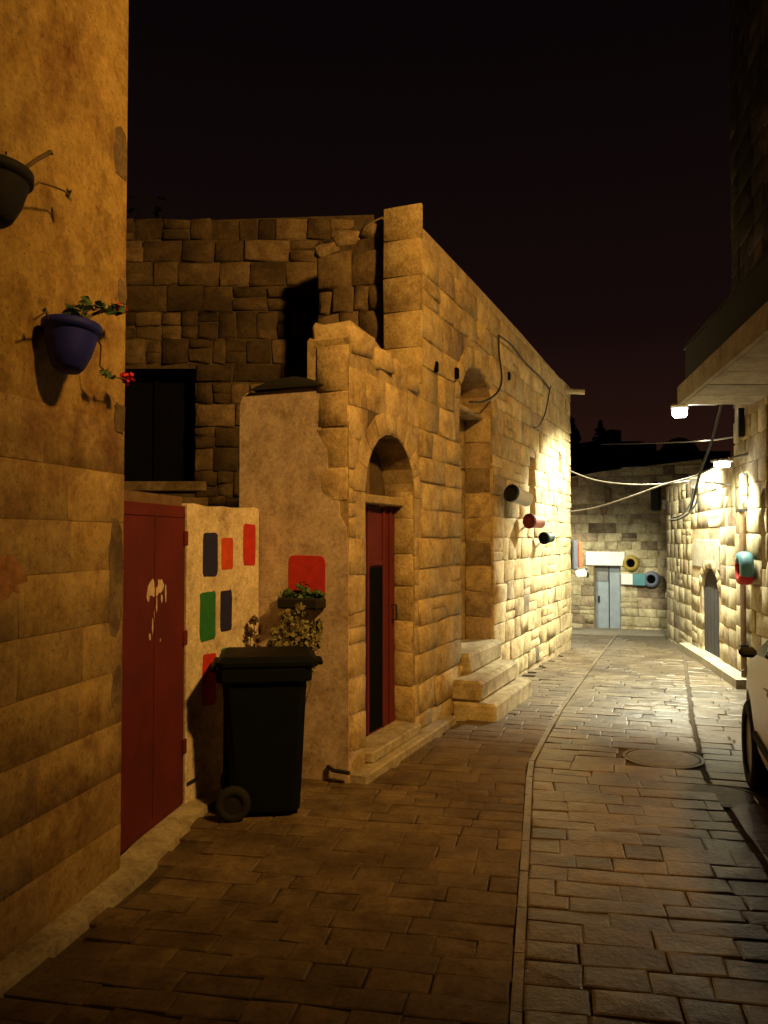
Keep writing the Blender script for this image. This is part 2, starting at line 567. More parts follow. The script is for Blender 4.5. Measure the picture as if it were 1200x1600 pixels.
def pave(name, la, lb_fun, depth, lmin, lmax, y0, y1, mat, st, seed, split=None):
    rnd = random.Random(seed)
    y = y0
    while y < y1:
        dep = depth * rnd.uniform(.78, 1.25)
        ya, yb = y, y + dep
        lo, hi = (la, lb_fun) if not callable(la) else (la((ya + yb) / 2), lb_fun)
        x = lo
        first = True
        while x < hi - .05:
            L = rnd.uniform(lmin, lmax) * (rnd.uniform(.5, 1) if first else 1)
            first = False
            xe = min(hi, x + L)
            if hi - xe < .12:
                xe = hi
            if split and x < split < xe + .1:
                xe = split - .018 if x < split - .05 else xe
            a0 = x
            x = xe
            if split and abs(xe - (split - .018)) < 1e-4:
                x = split + .018
            gap = rnd.uniform(.0015, .0045)
            gx = gap * .5
            q = []
            for l, yy in ((a0 + gx, ya + gap), (xe - gx, ya + gap), (xe - gx, yb - gap), (a0 + gx, yb - gap)):
                d = div_dir(yy)
                p = Vector((div_at(yy), yy)) + Vector((d.y, -d.x)) * (l + rnd.uniform(-.006, .006)) + d * rnd.uniform(-.012, .012)
                q.append(p)
            c = (q[0] + q[1] + q[2] + q[3]) / 4
            if c.x < left_edge(c.y) + .03 or c.x > 4.45 or (c.y > 9.3 and c.x > 4.0 + .2 * (c.y - 9.3) + .1 and c.y < 13.5):
                continue
            if any((c - Vector(m)).length < r for m, r in MANHOLES):
                continue
            dz = rnd.uniform(-.0025, .0025)
            cz = g(c.y) + dz
            tx, ty = rnd.uniform(-.014, .014), rnd.uniform(-.022, .022)
            vs = []
            for zo, ins in ((-.05, 0), (-.0032, 0), (0, .012)):
                for p in q:
                    pp = p + (c - p).normalized() * ins
                    vs.append((pp.x - c.x, pp.y - c.y, zo + rnd.uniform(-.0015, .0015) + tx * (pp.x - c.x) + ty * (pp.y - c.y) + (g(pp.y) - g(c.y))))
            vs.append((rnd.uniform(-.04, .04), rnd.uniform(-.02, .02), rnd.uniform(-.002, .005)))
            fs = [(r * 4 + i, r * 4 + (i + 1) % 4, r * 4 + 4 + (i + 1) % 4, r * 4 + 4 + i) for r in (0, 1) for i in range(4)]
            fs += [(8 + i, 8 + (i + 1) % 4, 12) for i in range(4)]
            st.raw(T(c.x, c.y, cz), vs, fs, mat)
        y += dep

MANHOLES = [((2.1, 6.22), .30), ((2.16, 5.32), .25)]
# bedding under the stones
def bed(name, la, lb, y0, y1, dz, mat):
    vs, fs = [], []
    n = 40
    for i in range(n + 1):
        y = y0 + (y1 - y0) * i / n
        d = div_dir(y)
        for l in (la, lb):
            p = Vector((div_at(y), y)) + Vector((d.y, -d.x)) * l
            vs.append((p.x, p.y, g(p.y) + dz))
    for i in range(n):
        fs.append((2 * i, 2 * i + 1, 2 * i + 3, 2 * i + 2))
    return mesh(name, vs, fs, mat)

road = bed('road', 0, 3.1, -.5, 16.4, -.016, M_JOINT)
tag(road, kind='structure')
pavement = bed('pavement', -3.0, -.004, -.5, 16.4, -.02, M_JOINT)
tag(pavement, kind='structure')
st = Stones(road, 'paving_stone')
pave('r', .030, 3.0, .165, .18, .42, .6, 16.2, M_PAVE, st, 3, split=1.2)
st.finish()
st = Stones(pavement, 'paving_stone')
pave('p', -2.9, -.018, .15, .17, .36, .6, 16.2, M_PAVE_L, st, 4)
st.finish()
# raised strip between road and pavement
mb = MB()
ys_ = [.5 + i * .4 for i in range(40)]
for ya, yb in zip(ys_, ys_[1:]):
    q = []
    for yy in (ya + .004, yb - .004):
        d = div_dir(yy)
        for l in (-.014, .026):
            p = Vector((div_at(yy), yy)) + Vector((d.y, -d.x)) * l
            q.append((p.x, p.y, g(yy)))
    v_ = [(x, y, z - .05) for x, y, z in q] + [(x, y, z + .004 + random.uniform(0, .005)) for x, y, z in q]
    mb.add(v_, [(4, 5, 7, 6), (0, 1, 5, 4), (1, 3, 7, 5), (3, 2, 6, 7), (2, 0, 4, 6)])
tag(mb.build('kerb', M_PAVE), kind='structure')

for i, ((mx, my), rr) in enumerate(MANHOLES):
    o = thing('manhole_cover', ['round iron manhole cover in the paving farther from the camera', 'smaller round iron manhole cover beside the parked car'][i], 'manhole cover', (mx, my, g(my) - .02), 'manhole covers in the road')
    r0 = rr - .04
    MB().lathe([(r0 + .035, -.02), (r0 + .035, .017), (r0 + .008, .018), (r0 + .008, -.02)], 32, close=True).build('frame', M_LID, o, WM[o])
    mb = MB().lathe([(r0, -.01), (r0, .015), (r0 - .01, .018), (0, .019)], 32)
    mb.build('lid', M_LID, o, WM[o])

# ------------------------------------------------------------------ near house (left)
HD = Vector((.196, .9806))
near = thing('plastered_house', 'tall ochre plastered house with smooth stone courses below, its wall hung with flower pots', 'house', (-1.285, 4.04, 0))
FN = frame(-1.285 - HD.x * 6, 4.04 - HD.y * 6, HD.x, HD.y)      # wall runs from behind the camera to x = 6 at its corner
vs, fs = slab([(0, -.1), (6, -.1), (6, 7.5), (0, 7.5)], [], 0, .5)
mesh('wall', vs, fs, M_PLASTER, near, FN)
MB().box(0, 5.5, .5, 4, -.1, 7.3).build('house_body', M_PLASTER, near, FN)
MB().box(-.1, 6.08, -.1, 4.1, 7.3, 7.5).build('roof', M_CONCRETE, near, FN)
st = Stones(near)
rnd = random.Random(5)
fill(st, FN, 2.2, 6.0, rows(0.02, 2.06, .238, .06, rnd), M_ASHLAR, .42, .75, seed=6, proud=.003, bevel=.002, jit=.001)
st.finish()
for x0_, x1_, z0_, z1_ in ((5.86, 6.0, 1.2, 1.72), (5.90, 6.0, .82, 1.02), (5.88, 6.0, 3.42, 3.66), (5.93, 6.0, 2.8, 2.92), (5.90, 6.0, 2.16, 2.3), (5.72, 5.86, 4.35, 4.75), (5.55, 5.62, 4.5, 4.9)):
    pl = []
    for k in range(20):
        t = 2 * math.pi * k / 20
        cxx, czz = (x0_ + x1_) / 2, (z0_ + z1_) / 2
        px_ = cxx + (x1_ - x0_) * .55 * math.copysign(abs(math.cos(t)) ** .5, math.cos(t)) * rnd.uniform(.75, 1.08)
        pl.append((min(px_, 5.998), czz + (z1_ - z0_) * .55 * math.copysign(abs(math.sin(t)) ** .5, math.sin(t)) * rnd.uniform(.85, 1.05)))
    (cx, cz), v_, f_ = poly_stone(pl, gap=0, proud=.006, bevel=.004, jit=.001)
    mesh('bare_patch', v_, f_, M_DARKSTONE, near, FN @ T(cx, 0, cz))
# faded red spray on the courses
pl = [(5.07 + .17 * math.cos(t * .2417) * rnd.uniform(.72, 1.12), 1.50 + .10 * math.sin(t * .2417) * rnd.uniform(.7, 1.15)) for t in range(26)]
(cx, cz), v_, f_ = poly_stone(pl, gap=0, proud=.008, bevel=.003, jit=.001)
mesh('sprayed_paint', v_, f_, M_PINKSPRAY, near, FN @ T(cx, 0, cz))

# cement strip at the foot of the house and gate
mb = MB()
pts = [(-2.3, -.9), (-1.285, 4.04), (-1.20, 5.02), (-1.07, 5.42)]
for (xa, ya), (xb, yb) in zip(pts, pts[1:]):
    mb.add([(xa - .05, ya, -.05), (xa + .13, ya, -.05), (xb + .13, yb, -.05), (xb - .05, yb, -.05),
            (xa - .05, ya, .05), (xa + .115, ya, .022), (xb + .115, yb, .022), (xb - .05, yb, .05)],
           [(4, 5, 6, 7), (1, 2, 6, 5), (0, 1, 5, 4), (2, 3, 7, 6), (3, 0, 4, 7)])
tag(mb.build('kerb_strip', M_CONCRETE), kind='structure')

# ------------------------------------------------------------------ red gate
G0, G1 = Vector((-1.335, 4.17)), Vector((-1.205, 5.0))
gd = (G1 - G0).normalized()
FG = frame(G0.x, G0.y, gd.x, gd.y)
GW = (G1 - G0).length
gate = thing('metal_gate', 'dark red sheet metal gate with a pale paint drip between house and painted wall', 'gate', (G0.x, G0.y, 0))
MB().box(-.02, GW - .02, .0, .035, .05, 1.84, b=.004).build('door_leaf', M_RED, gate, FG)
MB().box(-.06, GW + .01, .036, .08, 1.79, 1.90).build('top_rail', M_WOOD, gate, FG)
for xx in (GW * .5 - .03,):
    MB().box(xx, xx + .012, -.006, -.0005, .08, 1.8, b=.002).build('seam', M_RED, gate, FG)
MB().box(-.015, GW - .03, -.005, -.0005, .07, .10, b=.002).build('fold', M_RED, gate, FG)
MB().box(-.015, GW - .03, -.005, -.0005, 1.77, 1.80, b=.002).build('fold', M_RED, gate, FG)
for zz in (.35, 1.0, 1.6):
    MB().box(GW - .05, GW - .012, -.018, -.001, zz, zz + .09, b=.004).build('hinge', M_RED, gate, FG)
MB().box(-.06, -.022, .0, .07, .02, 1.86).build('gate_post', M_RED, gate, FG)
MB().box(-.05, GW, .03, .2, -.05, .045).build('threshold', M_CONCRETE, gate, FG)
rnd = random.Random(12)
bm_ = MB()
def blob(mb, cx, cz, rx, rz, y, n=11):
    pts = [(cx, y, cz)]
    for k in range(n):
        t = 2 * math.pi * k / n
        q = rnd.uniform(.65, 1.15)
        pts.append((cx + rx * q * math.cos(t), y, cz + rz * q * math.sin(t)))
    mb.add(pts, [(0, 1 + k, 1 + (k + 1) % n) for k in range(n)])
for (px, py, rx, rz) in ((236, 917, .045, .05), (250, 915, .05, .045), (243, 925, .05, .03), (231, 928, .022, .05), (258, 928, .014, .05), (244, 945, .010, .05),
                         (241, 962, .011, .05), (238, 978, .010, .05), (233, 995, .014, .025), (252, 935, .012, .03), (250, 1000, .007, .01)):
    d = ray(px, py)
    # meet the gate plane
    nrm = Vector((gd.y, -gd.x, 0)); P0 = Vector((G0.x, G0.y, 0))
    tt = nrm.dot(P0 - Vector((0, 0, CAM_Z))) / nrm.dot(d)
    hit = FG.inverted() @ (Vector((0, 0, CAM_Z)) + d * tt)
    if (px, py) == (250, 1000):
        bm_.build('paint_drip', M_SPLASH, gate, FG)
        bm_ = MB()
    blob(bm_, hit.x, hit.z, rx, rz, -.0022 - .0003 * (len(bm_.v) % 7))
bm_.build('paint_drip', M_SPLASH, gate, FG)

# ------------------------------------------------------------------ painted garden wall
P0, P1 = Vector((-1.205, 5.005)), Vector((-.886, 5.80))
pd = (P1 - P0).normalized()
FP = frame(P0.x, P0.y, pd.x, pd.y)
PW = (P1 - P0).length
pw = thing('painted_wall', 'low whitewashed wall painted with coloured rectangles beside the red gate', 'wall', (P0.x, P0.y, 0))
top = [(0, -.05), (PW, -.05), (PW, 1.85), (PW * .93, 1.862), (PW * .7, 1.845), (PW * .45, 1.855), (PW * .3, 1.842), (.1, 1.86), (.05, 1.862), (0, 1.85)]
vs, fs = slab(top, [], 0, .22)
mesh('wall', vs, fs, M_WHITEWASH, pw, FP)
def on_plane(Fm, px, py):
    d = ray(px, py)
    inv = Fm.inverted()
    o_ = inv @ Vector((0, 0, CAM_Z)); dd = inv.to_3x3() @ d
    return o_ + dd * (-o_.y / dd.y)
def on_off(Fm, px, py, off):
    M = Fm @ T(0, -off, 0)
    p = on_plane(M, px, py)
    return M @ Vector((p.x, 0, p.z))
def patch(Fm, parent, box, mat, lab, proud=.003, name='paint_patch', n=28, wob=.045):
    a = on_plane(Fm, box[0], (box[1] + box[3]) / 2).x
    b = on_plane(Fm, box[2], (box[1] + box[3]) / 2).x
    xm = (box[0] + box[2]) / 2
    zt, zb = on_plane(Fm, xm, box[1]).z, on_plane(Fm, xm, box[3]).z
    cx, cz, hx, hz = (a + b) / 2, (zt + zb) / 2, (b - a) / 2, (zt - zb) / 2
    pl = []
    for k in range(n):
        t = 2 * math.pi * (k + .5) / n
        c_, s_ = math.cos(t), math.sin(t)
        pl.append((cx + hx * math.copysign(abs(c_) ** .22, c_) * rnd.uniform(1 - wob, 1 + wob), cz + hz * math.copysign(abs(s_) ** .22, s_) * rnd.uniform(1 - wob * .6, 1 + wob * .6)))
    (x_, z_), v_, f_ = poly_stone(pl, gap=0, proud=proud, bevel=.002, jit=.0005, back=.003)
    o = mesh(name, v_, f_, mat, parent, Fm @ T(x_, 0, z_))
    o['label'] = lab
    return o
for box, mt, lab in (((317, 833, 340, 901), M_NAVY, 'navy blue painted rectangle, top row'), ((346, 840, 364, 890), M_ORANGE, 'orange red painted rectangle, top row'),
                     ((380, 819, 399, 884), M_REDWALL, 'bright red painted rectangle, highest'), ((312, 924, 337, 1001), M_GREEN, 'green painted rectangle, middle row'),
                     ((344, 922, 362, 986), M_NAVY, 'dark navy painted rectangle, middle row'), ((345, 1012, 362, 1036), M_GREEN, 'small green painted patch behind the bin'),
                     ((316, 1021, 338, 1102), M_REDWALL, 'red painted rectangle, lowest')):
    patch(FP, pw, box, mt, lab)
o = MB().tube([(.01, -.012, .16), (.05, -.02, .17), (.11, -.012, .165)], .008, 6).build('pipe_stub', M_DMETAL, pw, FP)

# ------------------------------------------------------------------ stone house (centre)
U = Vector((.384, .9233))
U = U.normalized()
NV = Vector((U.y, -U.x))
O0 = Vector((-.24, 5.56))
FM = frame(O0.x, O0.y, U.x, U.y)
house = thing('stone_house', 'rough limestone house with arched red doorway and walled up arch above steps', 'house', (O0.x, O0.y, 0))
LEN = 8.62
dcx, dhw, dsp, dri = .78, .50, 1.97, .47           # arched doorway
ncx, nhw, nsp, nri = 3.13, .61, 2.98, .42           # tall arched recess
ZT = 4.3
outer = [(0, -.6), (LEN, -.6), (LEN, 4.12), (7.2, 4.16), (5.2, 4.24), (3.0, 4.28), (1.39, ZT), (1.39, 2.93), (1.1, 3.0), (.7, 3.02), (.45, 3.1), (.12, 3.12), (0, 3.02)]
wx0, wx1, wz0, wz1 = 5.50, 5.92, 1.95, 2.72         # slit window
ax0, ax1, az0, az1 = 7.55, 7.95, 2.55, 2.95         # small niche near the far corner
holes = [arch_loop(dcx, dhw, .12, dsp, dri), arch_loop(ncx, nhw, .52, nsp, nri), [(wx0, wz0), (wx1, wz0), (wx1, wz1), (wx0, wz1)],
         arch_loop((ax0 + ax1) / 2, .14, 2.66, 2.86, .14, 6)]
vs, fs = slab(outer, holes, 0, .32)
mesh('wall', vs, fs, M_MORTAR, house, FM)
st = Stones(house)
rnd = random.Random(21)
blocks = [hole_arch(dcx, dhw, dsp, dri, .17, .12), hole_arch(ncx, nhw, nsp, nri, .19, .52), hole_rect(wx0, wx1, wz0, wz1), hole_rect(ax0 + .04, ax1 - .04, 2.64, 3.0)]
rw = rows(-.02, 2.25, .235, .17, rnd)
rw += rows(rw[-1][1], 4.4, .275, .17, rnd)
topf = lambda x: (3.08 - .07 * x) if x < 1.37 else ZT - .022 * (x - 1.39)
fill(st, FM, 0.0, 1.38, [r for r in rw if r[0] < 3.1], M_RENDER, .26, .48, blocks, topf, 31, split=.2, proud=.006, jit=.006, bevel=.006)
fill(st, FM, 1.38, LEN, rw, M_STONE, .30, .58, blocks, topf, 32, split=.16, proud=.018, jit=.010, bevel=.012, mats=[(M_ROUGH, .08)])
# coping stones on the broken top of the doorway bay
for xa, xb, za, zb in ((0.0, .42, 2.93, 3.13), (.43, .80, 2.90, 3.06), (.81, 1.1, 2.88, 3.04), (1.11, 1.37, 2.84, 2.98)):
    v_, f_ = [], []
    mbx = MB().box(xa, xb, -.02, .30, za, zb, b=.03)
    vv = [(x + rnd.uniform(-.02, .02), y + rnd.uniform(-.02, .02), z + rnd.uniform(-.025, .025)) for x, y, z in mbx.v]
    c = Vector(((xa + xb) / 2, .12, (za + zb) / 2))
    st.raw(FM @ Matrix.Translation(c), [Vector(p) - c for p in vv], mbx.f, M_RENDER)
voussoirs(st, FM, dcx, dhw, dsp, dri, .19, 9, M_RENDER, rnd, proud=.009, bevel=.007, jit=.004)
voussoirs(st, FM, ncx, nhw, nsp, nri, .21, 9, M_STONE, rnd, proud=.024, bevel=.014, jit=.006)
# reveal of the tall recess (its far jamb faces the street's near end) and of the doorway
FR = FM @ T(ncx + nhw, .32) @ Matrix.Rotation(-math.pi / 2, 4, 'Z')
rv = rows(.52, 2.95, .27, .08, rnd)
fill(st, FR, 0.0, .30, rv, M_STONE, .28, .4, (), None, 41, proud=.010, jit=.006, bevel=.012, mats=[(M_ROUGH, .3)])
FRd = FM @ T(dcx + dhw, .32) @ Matrix.Rotation(-math.pi / 2, 4, 'Z')
fill(st, FRd, .12, .31, rows(.14, 1.97, .27, .08, rnd), M_STONE, .2, .3, (), None, 42, proud=.006, jit=.004, bevel=.01)
# infill of the tall recess
vs, fs = slab([(ncx - nhw - .1, .4), (ncx + nhw + .1, .4), (ncx + nhw + .1, 3.6), (ncx - nhw - .1, 3.6)], [], .322, .45)
mesh('infill', vs, fs, M_MORTAR, house, FM)
fill(st, FM @ T(0, .322), ncx - nhw, ncx + nhw, rows(.55, 2.9, .27, .08, rnd), M_STONE, .3, .45, (), None, 43, proud=.012, jit=.006)
MB().box(ncx - nhw - .01, ncx + nhw + .01, .10, .321, 2.955, 3.01, b=.012).build('ledge', M_STONE, house, FM)
# end pier of the tall wall
FE = frame(*(O0 + U * 1.386 - NV * .32), NV.x, NV.y)
fill(st, FE, .0, .345, rows(2.95, 4.3, .30, .06, rnd), M_STONE, .3, .5, (), None, 44, proud=.014, jit=.003, bevel=.006)
# end of the doorway wall beside the plaster
FE2 = frame(*(O0 - NV * .25), NV.x, NV.y)
fill(st, FE2, .0, .25, rows(1.9, 3.05, .27, .2, rnd), M_RENDER, .25, .4, (), None, 45, proud=.006, jit=.006, bevel=.008)
st.finish()
# plastered side wall of the doorway bay
FS = frame(*(O0 - NV * .865 - U * .006), NV.x, NV.y)
vs, fs = slab([(0, -.1), (.868, -.1), (.868, .6), (.864, 1.2), (.868, 1.5), (.85, 1.72), (.80, 1.80), (.79, 2.0), (.71, 2.08), (.70, 2.3), (.655, 2.38), (.64, 2.66), (.55, 2.70), (.3, 2.69), (.06, 2.69), (.02, 2.66), (0, 2.6)], [], .0, .25)
mesh('plaster_wall', vs, fs, M_PINK, house, FS)
patch(FS, house, (451, 868, 508, 944), M_REDWALL, 'red painted square on the plaster', proud=.004, name='paint_patch', n=24, wob=.025)
MB().box(.26, 1.385, .33, .92, 2.45, 2.60).build('roof', M_CONCRETE, house, FM)
MB().box(2.2, LEN - .01, .33, .98, 3.9, 4.02).build('roof', M_CONCRETE, house, FM)
MB().box(LEN - .3, LEN - .003, .33, .98, -.6, 3.89).build('end_wall', M_MORTAR, house, FM)
MB().box(2.1, LEN - .31, .8, .97, -.4, 3.89).build('back_wall', M_MORTAR, house, FM)
# arched doorway: door, transom beam, dark fanlight
dr = MB().box(dcx - dhw - .01, dcx + dhw + .01, .175, .22, .14, 1.90).build('door', M_RED, house, FM)
MB().box(dcx - .05, dcx + .21, .164, .176, .16, 1.42).build('dark_panel', M_BLACK, dr, FM)
for xx in (dcx - .09, dcx + .22, dcx + .36):
    MB().box(xx, xx + .03, .158, .1745, .15, 1.88, b=.004).build('batten', M_RED, dr, FM)
MB().box(dcx - .05, dcx + .21, .162, .1745, 1.43, 1.47, b=.004).build('rail', M_RED, dr, FM)
MB().tube([(dcx + .42, .17, .98), (dcx + .42, .13, .98), (dcx + .42, .13, 1.10), (dcx + .42, .17, 1.10)], .008, 6).build('handle', M_DMETAL, dr, FM)
MB().box(dcx - dhw - .01, dcx + dhw + .01, .09, .20, 1.905, 1.975, b=.01).build('lintel_beam', M_STONE, house, FM)
vs, fs = slab(arch_loop(dcx, dhw + .02, 1.986, dsp + .01, dri + .01), [], .26, .31)
mesh('fanlight', vs, fs, M_MORTAR_D, house, FM)
MB().box(dcx - .03, dcx + .03, .20, .259, 1.987, dsp + dri - .02).build('fanlight_post', M_WOOD, house, FM)
# slit window
wn = MB().box(wx0 - .05, wx1 + .05, .24, .3, wz0 - .05, wz1 + .05).build('window', M_DGLASS, house, FM)
MB().box(wx0 + .001, wx0 + .04, .19, .2395, wz0, wz1).box(wx1 - .04, wx1 - .001, .19, .2395, wz0, wz1).box(wx0 + .0405, wx1 - .0405, .19, .2395, wz1 - .05, wz1 - .001).build('frame', M_WOOD, wn, FM)
MB().box(wx0 - .04, wx1 + .04, -.07, .2, wz0 - .08, wz0 - .004, b=.008).build('sill', M_STONE, house, FM)
MB().box(ax0, ax1, .2, .3, 2.6, 3.05).build('niche_back', M_MORTAR_D, house, FM)
# threshold slab along the doorway
mb = MB().box(.02, 2.0, -.13, .0, -.1, .062, b=.012)
mb.build('threshold', M_CONCRETE, house, FM)
MB().box(dcx - dhw + .003, dcx + dhw - .003, -.06, .25, .0635, .14, b=.01).build('door_step', M_CONCRETE, house, FM)
# water spout on the roof edge
MB().tube([(LEN - .5, .2, 4.02), (LEN - .42, -.32, 3.97)], .045, 10).build('spout', M_CONCRETE, house, FM)
# black blocks on the wall face stand in for the shade inside missing-stone holes
for x_, z_, s_ in ((2.32, 3.15, .05), (1.72, 3.1, .045), (4.35, 3.5, .045)):
    MB().box(x_, x_ + s_, -.052, -.01, z_, z_ + s_ * 2.2, b=.012).build('hole_shade', M_BLACK, house, FM)

# steps
stp = thing('stone_steps', 'three stone steps climbing to the walled up arch', 'steps', (*(O0 + U * 2.9 + NV * .25), g(8)))
for x0_, x1_, pr_, z0_, z1_ in ((2.2, 3.72, .44, -.2, .15), (2.2, 3.66, .29, .152, .34), (2.52, 3.74, .10, .342, .54)):
    mbx = MB().box(x0_, x1_, -pr_, .0 if z1_ < .5 else .315, z0_, z1_, b=.028)
    mbx.v = [(x + rnd.uniform(-.014, .014), y + rnd.uniform(-.014, .014), z + rnd.uniform(-.008, .003)) for x, y, z in mbx.v]
    mbx.build('step', M_STONE_S, stp, FM)

# tarpaulin lump on the plaster wall
tp = MB()
n_ = 10
vv = []
for i in range(n_ + 1):
    for j in range(5):
        xx = .10 + .58 * i / n_
        h_ = .10 * math.sin(math.pi * min(1, i / n_ * 1.02)) ** .8 * (1 - .5 * abs(j / 4 - .4)) * (0.6 + .5 * i / n_)
        vv.append((xx, -.03 + .28 * j / 4, 2.70 + max(0, h_) + rnd.uniform(0, .008)))
ff = [(i * 5 + j, (i + 1) * 5 + j, (i + 1) * 5 + j + 1, i * 5 + j + 1) for i in range(n_) for j in range(4)]
base = len(vv)
vv += [(x, y, 2.698) for x, y, z in vv]
for i in range(n_):
    ff.append((i * 5, base + i * 5, base + (i + 1) * 5, (i + 1) * 5))
    ff.append(((i + 1) * 5 + 4, base + (i + 1) * 5 + 4, base + i * 5 + 4, i * 5 + 4))
o = mesh('tarpaulin', vv, ff, M_RUBBER, None, FS, smooth=True)
tag(o, 'dark tarpaulin lying on top of the pink plaster wall', 'tarpaulin')

# ------------------------------------------------------------------ courtyard house behind
yard = thing('courtyard_house', 'dim rubble stone house behind the red gate with a black window opening', 'house', (-1.6, 8.0, 0))
FY = frame(-3.6, 8.05, 1, 0)
ya0, ya1 = at(205, 660, 8.05).x + 3.6 - .25, at(305, 660, 8.05).x + 3.6
yz0, yz1 = at(250, 752, 8.05).z, at(250, 576, 8.05).z
vs, fs = slab([(0, -.1), (3.5, -.1), (3.5, 4.86), (0, 4.74)], [[(ya0, yz0), (ya1, yz0), (ya1, yz1), (ya0, yz1)]], 0, .3)
mesh('wall', vs, fs, M_MORTAR_D, yard, FY)
st = Stones(yard)
rnd = random.Random(61)
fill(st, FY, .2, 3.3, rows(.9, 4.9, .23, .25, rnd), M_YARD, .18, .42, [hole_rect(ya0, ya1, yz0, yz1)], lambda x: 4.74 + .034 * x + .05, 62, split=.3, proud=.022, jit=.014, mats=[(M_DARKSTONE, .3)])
# rubble end wall beside the tall front wall
FB = frame(*(O0 + U * 1.50 - NV * 1.0), NV.x, NV.y)
vs, fs = slab([(0, -.1), (.69, -.1), (.69, 4.2), (.62, 4.3), (.3, 4.28), (0.0, 4.2)], [], 0, .4)
mesh('rubble_wall', vs, fs, M_MORTAR_D, yard, FB)
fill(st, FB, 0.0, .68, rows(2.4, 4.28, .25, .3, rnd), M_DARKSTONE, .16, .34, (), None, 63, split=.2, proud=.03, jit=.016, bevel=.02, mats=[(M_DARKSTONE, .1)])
for x_, z_ in ((.53, 4.34), (.27, 4.30), (.1, 4.22)):
    bx = MB().box(-.13, .13, -.12, .14, -.06, .10, b=.04)
    st.raw(FB @ T(x_, .1, z_), [(x + rnd.uniform(-.03, .03), y + rnd.uniform(-.03, .03), z + rnd.uniform(-.03, .03)) for x, y, z in bx.v], bx.f, M_ROUGH)
st.finish()
wn = MB().box(ya0 - .05, ya1 + .05, .24, .29, yz0 - .05, yz1 + .05).build('window', M_BLACK, yard, FY)  # black sheet stands in for the unlit room behind the opening
MB().box((ya0 + ya1) / 2 - .02, (ya0 + ya1) / 2 + .02, .2, .239, yz0, yz1).build('mullion', M_BLACK, wn, FY)
MB().box(ya0 - .12, ya1 + .12, -.05, .2, yz0 - .1, yz0 - .004, b=.01).build('sill', M_ROUGH, yard, FY)
MB().box(0, 3.5, .301, 3.5, 4.5, 4.6).build('roof', M_CONCRETE, yard, FY)
MB().box(0, 3.49, .301, 3.4, -.1, 4.49).build('house_body', M_MORTAR_D, yard, FY)

# ------------------------------------------------------------------ far house closing the lane
A_, B_ = Vector((3.35, 19.85)), Vector((6.9, 17.75))
fd = (B_ - A_).normalized()
FF = frame(A_.x, A_.y, fd.x, fd.y)
FLEN = (B_ - A_).length
far = thing('lane_end_house', 'stone house closing the lane with a steel door under a pale lintel', 'house', (A_.x, A_.y, g(19)))
da = on_plane(FF, 928, 940).x
db = on_plane(FF, 970, 940).x
dt = on_plane(FF, 950, 884).z
fzb = -.62
vs, fs = slab([(0, -1), (FLEN, -1), (FLEN, 3.35), (2.0, 3.18), (0, 2.92)], [[(da, fzb), (db, fzb), (db, dt), (da, dt)]], 0, .3)
mesh('wall', vs, fs, M_MORTAR, far, FF)
st = Stones(far)
rnd = random.Random(71)
la, lb = on_plane(FF, 916, 872).x, on_plane(FF, 977, 872).x
lt = on_plane(FF, 950, 862).z
fill(st, FF, .4, FLEN, rows(-.55, 3.2, .215, .15, rnd), M_STONE_S, .24, .46, [hole_rect(da, db, fzb, dt), hole_rect(la, lb, dt, lt)], lambda x: 2.95 + .12 * x, 72, split=.15, proud=.018, jit=.009, bevel=.010, mats=[(M_ROUGH, .2)])
st.finish()
MB().box(la, lb, -.05, .1, dt + .003, lt, b=.012).build('lintel', M_WHITE, far, FF)
dl = MB().box(da + .001, db - .001, .17, .22, fzb, dt).build('door', M_STEELDOOR, far, FF)
dm = (da + db) / 2
MB().box(dm - .01, dm + .01, .16, .1695, fzb + .05, dt).build('seam', M_DMETAL, dl, FF)
MB().box(da + .002, dm - .02, .15, .169, dt - .36, dt - .002).build('transom_panel', M_METAL, dl, FF)
MB().box(da + .06, da + .09, .13, .1695, .15, .3).build('handle', M_DMETAL, dl, FF)
MB().box(0, FLEN, .301, 4, 2.6, 2.8).build('roof', M_CONCRETE, far, FF)
MB().box(0, FLEN, 3.7, 4, -1, 2.59).build('back_wall', M_MORTAR, far, FF)

def tyre_thing(Fm, px, py, rad, th, cols, label, tilt=0.0):
    p = Fm.inverted() @ on_off(Fm, px, py, .045 + th / 2)
    M = Fm @ T(p.x, -.045, p.z) @ Matrix.Rotation(math.pi / 2, 4, 'X')
    o = thing('painted_tyre', label, 'tyre', M.translation, 'painted tyres hung on the lane walls')
    prof = [(rad * .55, .0), (rad * .62, .0), (rad * .93, .01), (rad, th * .3), (rad, th * .7), (rad * .93, th - .01), (rad * .62, th), (rad * .55, th - .005), (rad * .52, th * .5)]
    n = 28
    if len(cols) == 1:
        MB().lathe(prof, n, None, True).build('tread', cols[0], o, M, True)
    else:
        for s_, cm in enumerate(cols):
            vs, fs = [], []
            for k in range(n // 2 + 1):
                t = math.pi * k / (n // 2) + s_ * math.pi - .5
                for r_, z in prof:
                    vs.append((r_ * math.cos(t), r_ * math.sin(t), z))
            m = len(prof)
            for k in range(n // 2):
                for i in range(m):
                    fs.append((k * m + i, (k + 1) * m + i, (k + 1) * m + (i + 1) % m, k * m + (i + 1) % m))
            fs.append(tuple(range(m)))
            fs.append(tuple(range(n // 2 * m + m - 1, n // 2 * m - 1, -1)))
            MB().add(vs, fs).build('tread', cm, o, M, True)['label'] = ['teal painted half', 'dark red painted half'][s_]
    MB().lathe([(rad * .53, .012), (0, .012)], n).build('soil_disc', M_BLACK, o, M)
    return o
tyre_thing(FF, 986, 880, .18, .13, [M_YELLOW], 'yellow painted tyre hung right of the steel door')
tyre_thing(FF, 1018, 905, .18, .13, [M_GREYBLUE], 'grey painted tyre hung lowest, near the dark corner of the lane')
p = on_plane(FF, 993, 905)
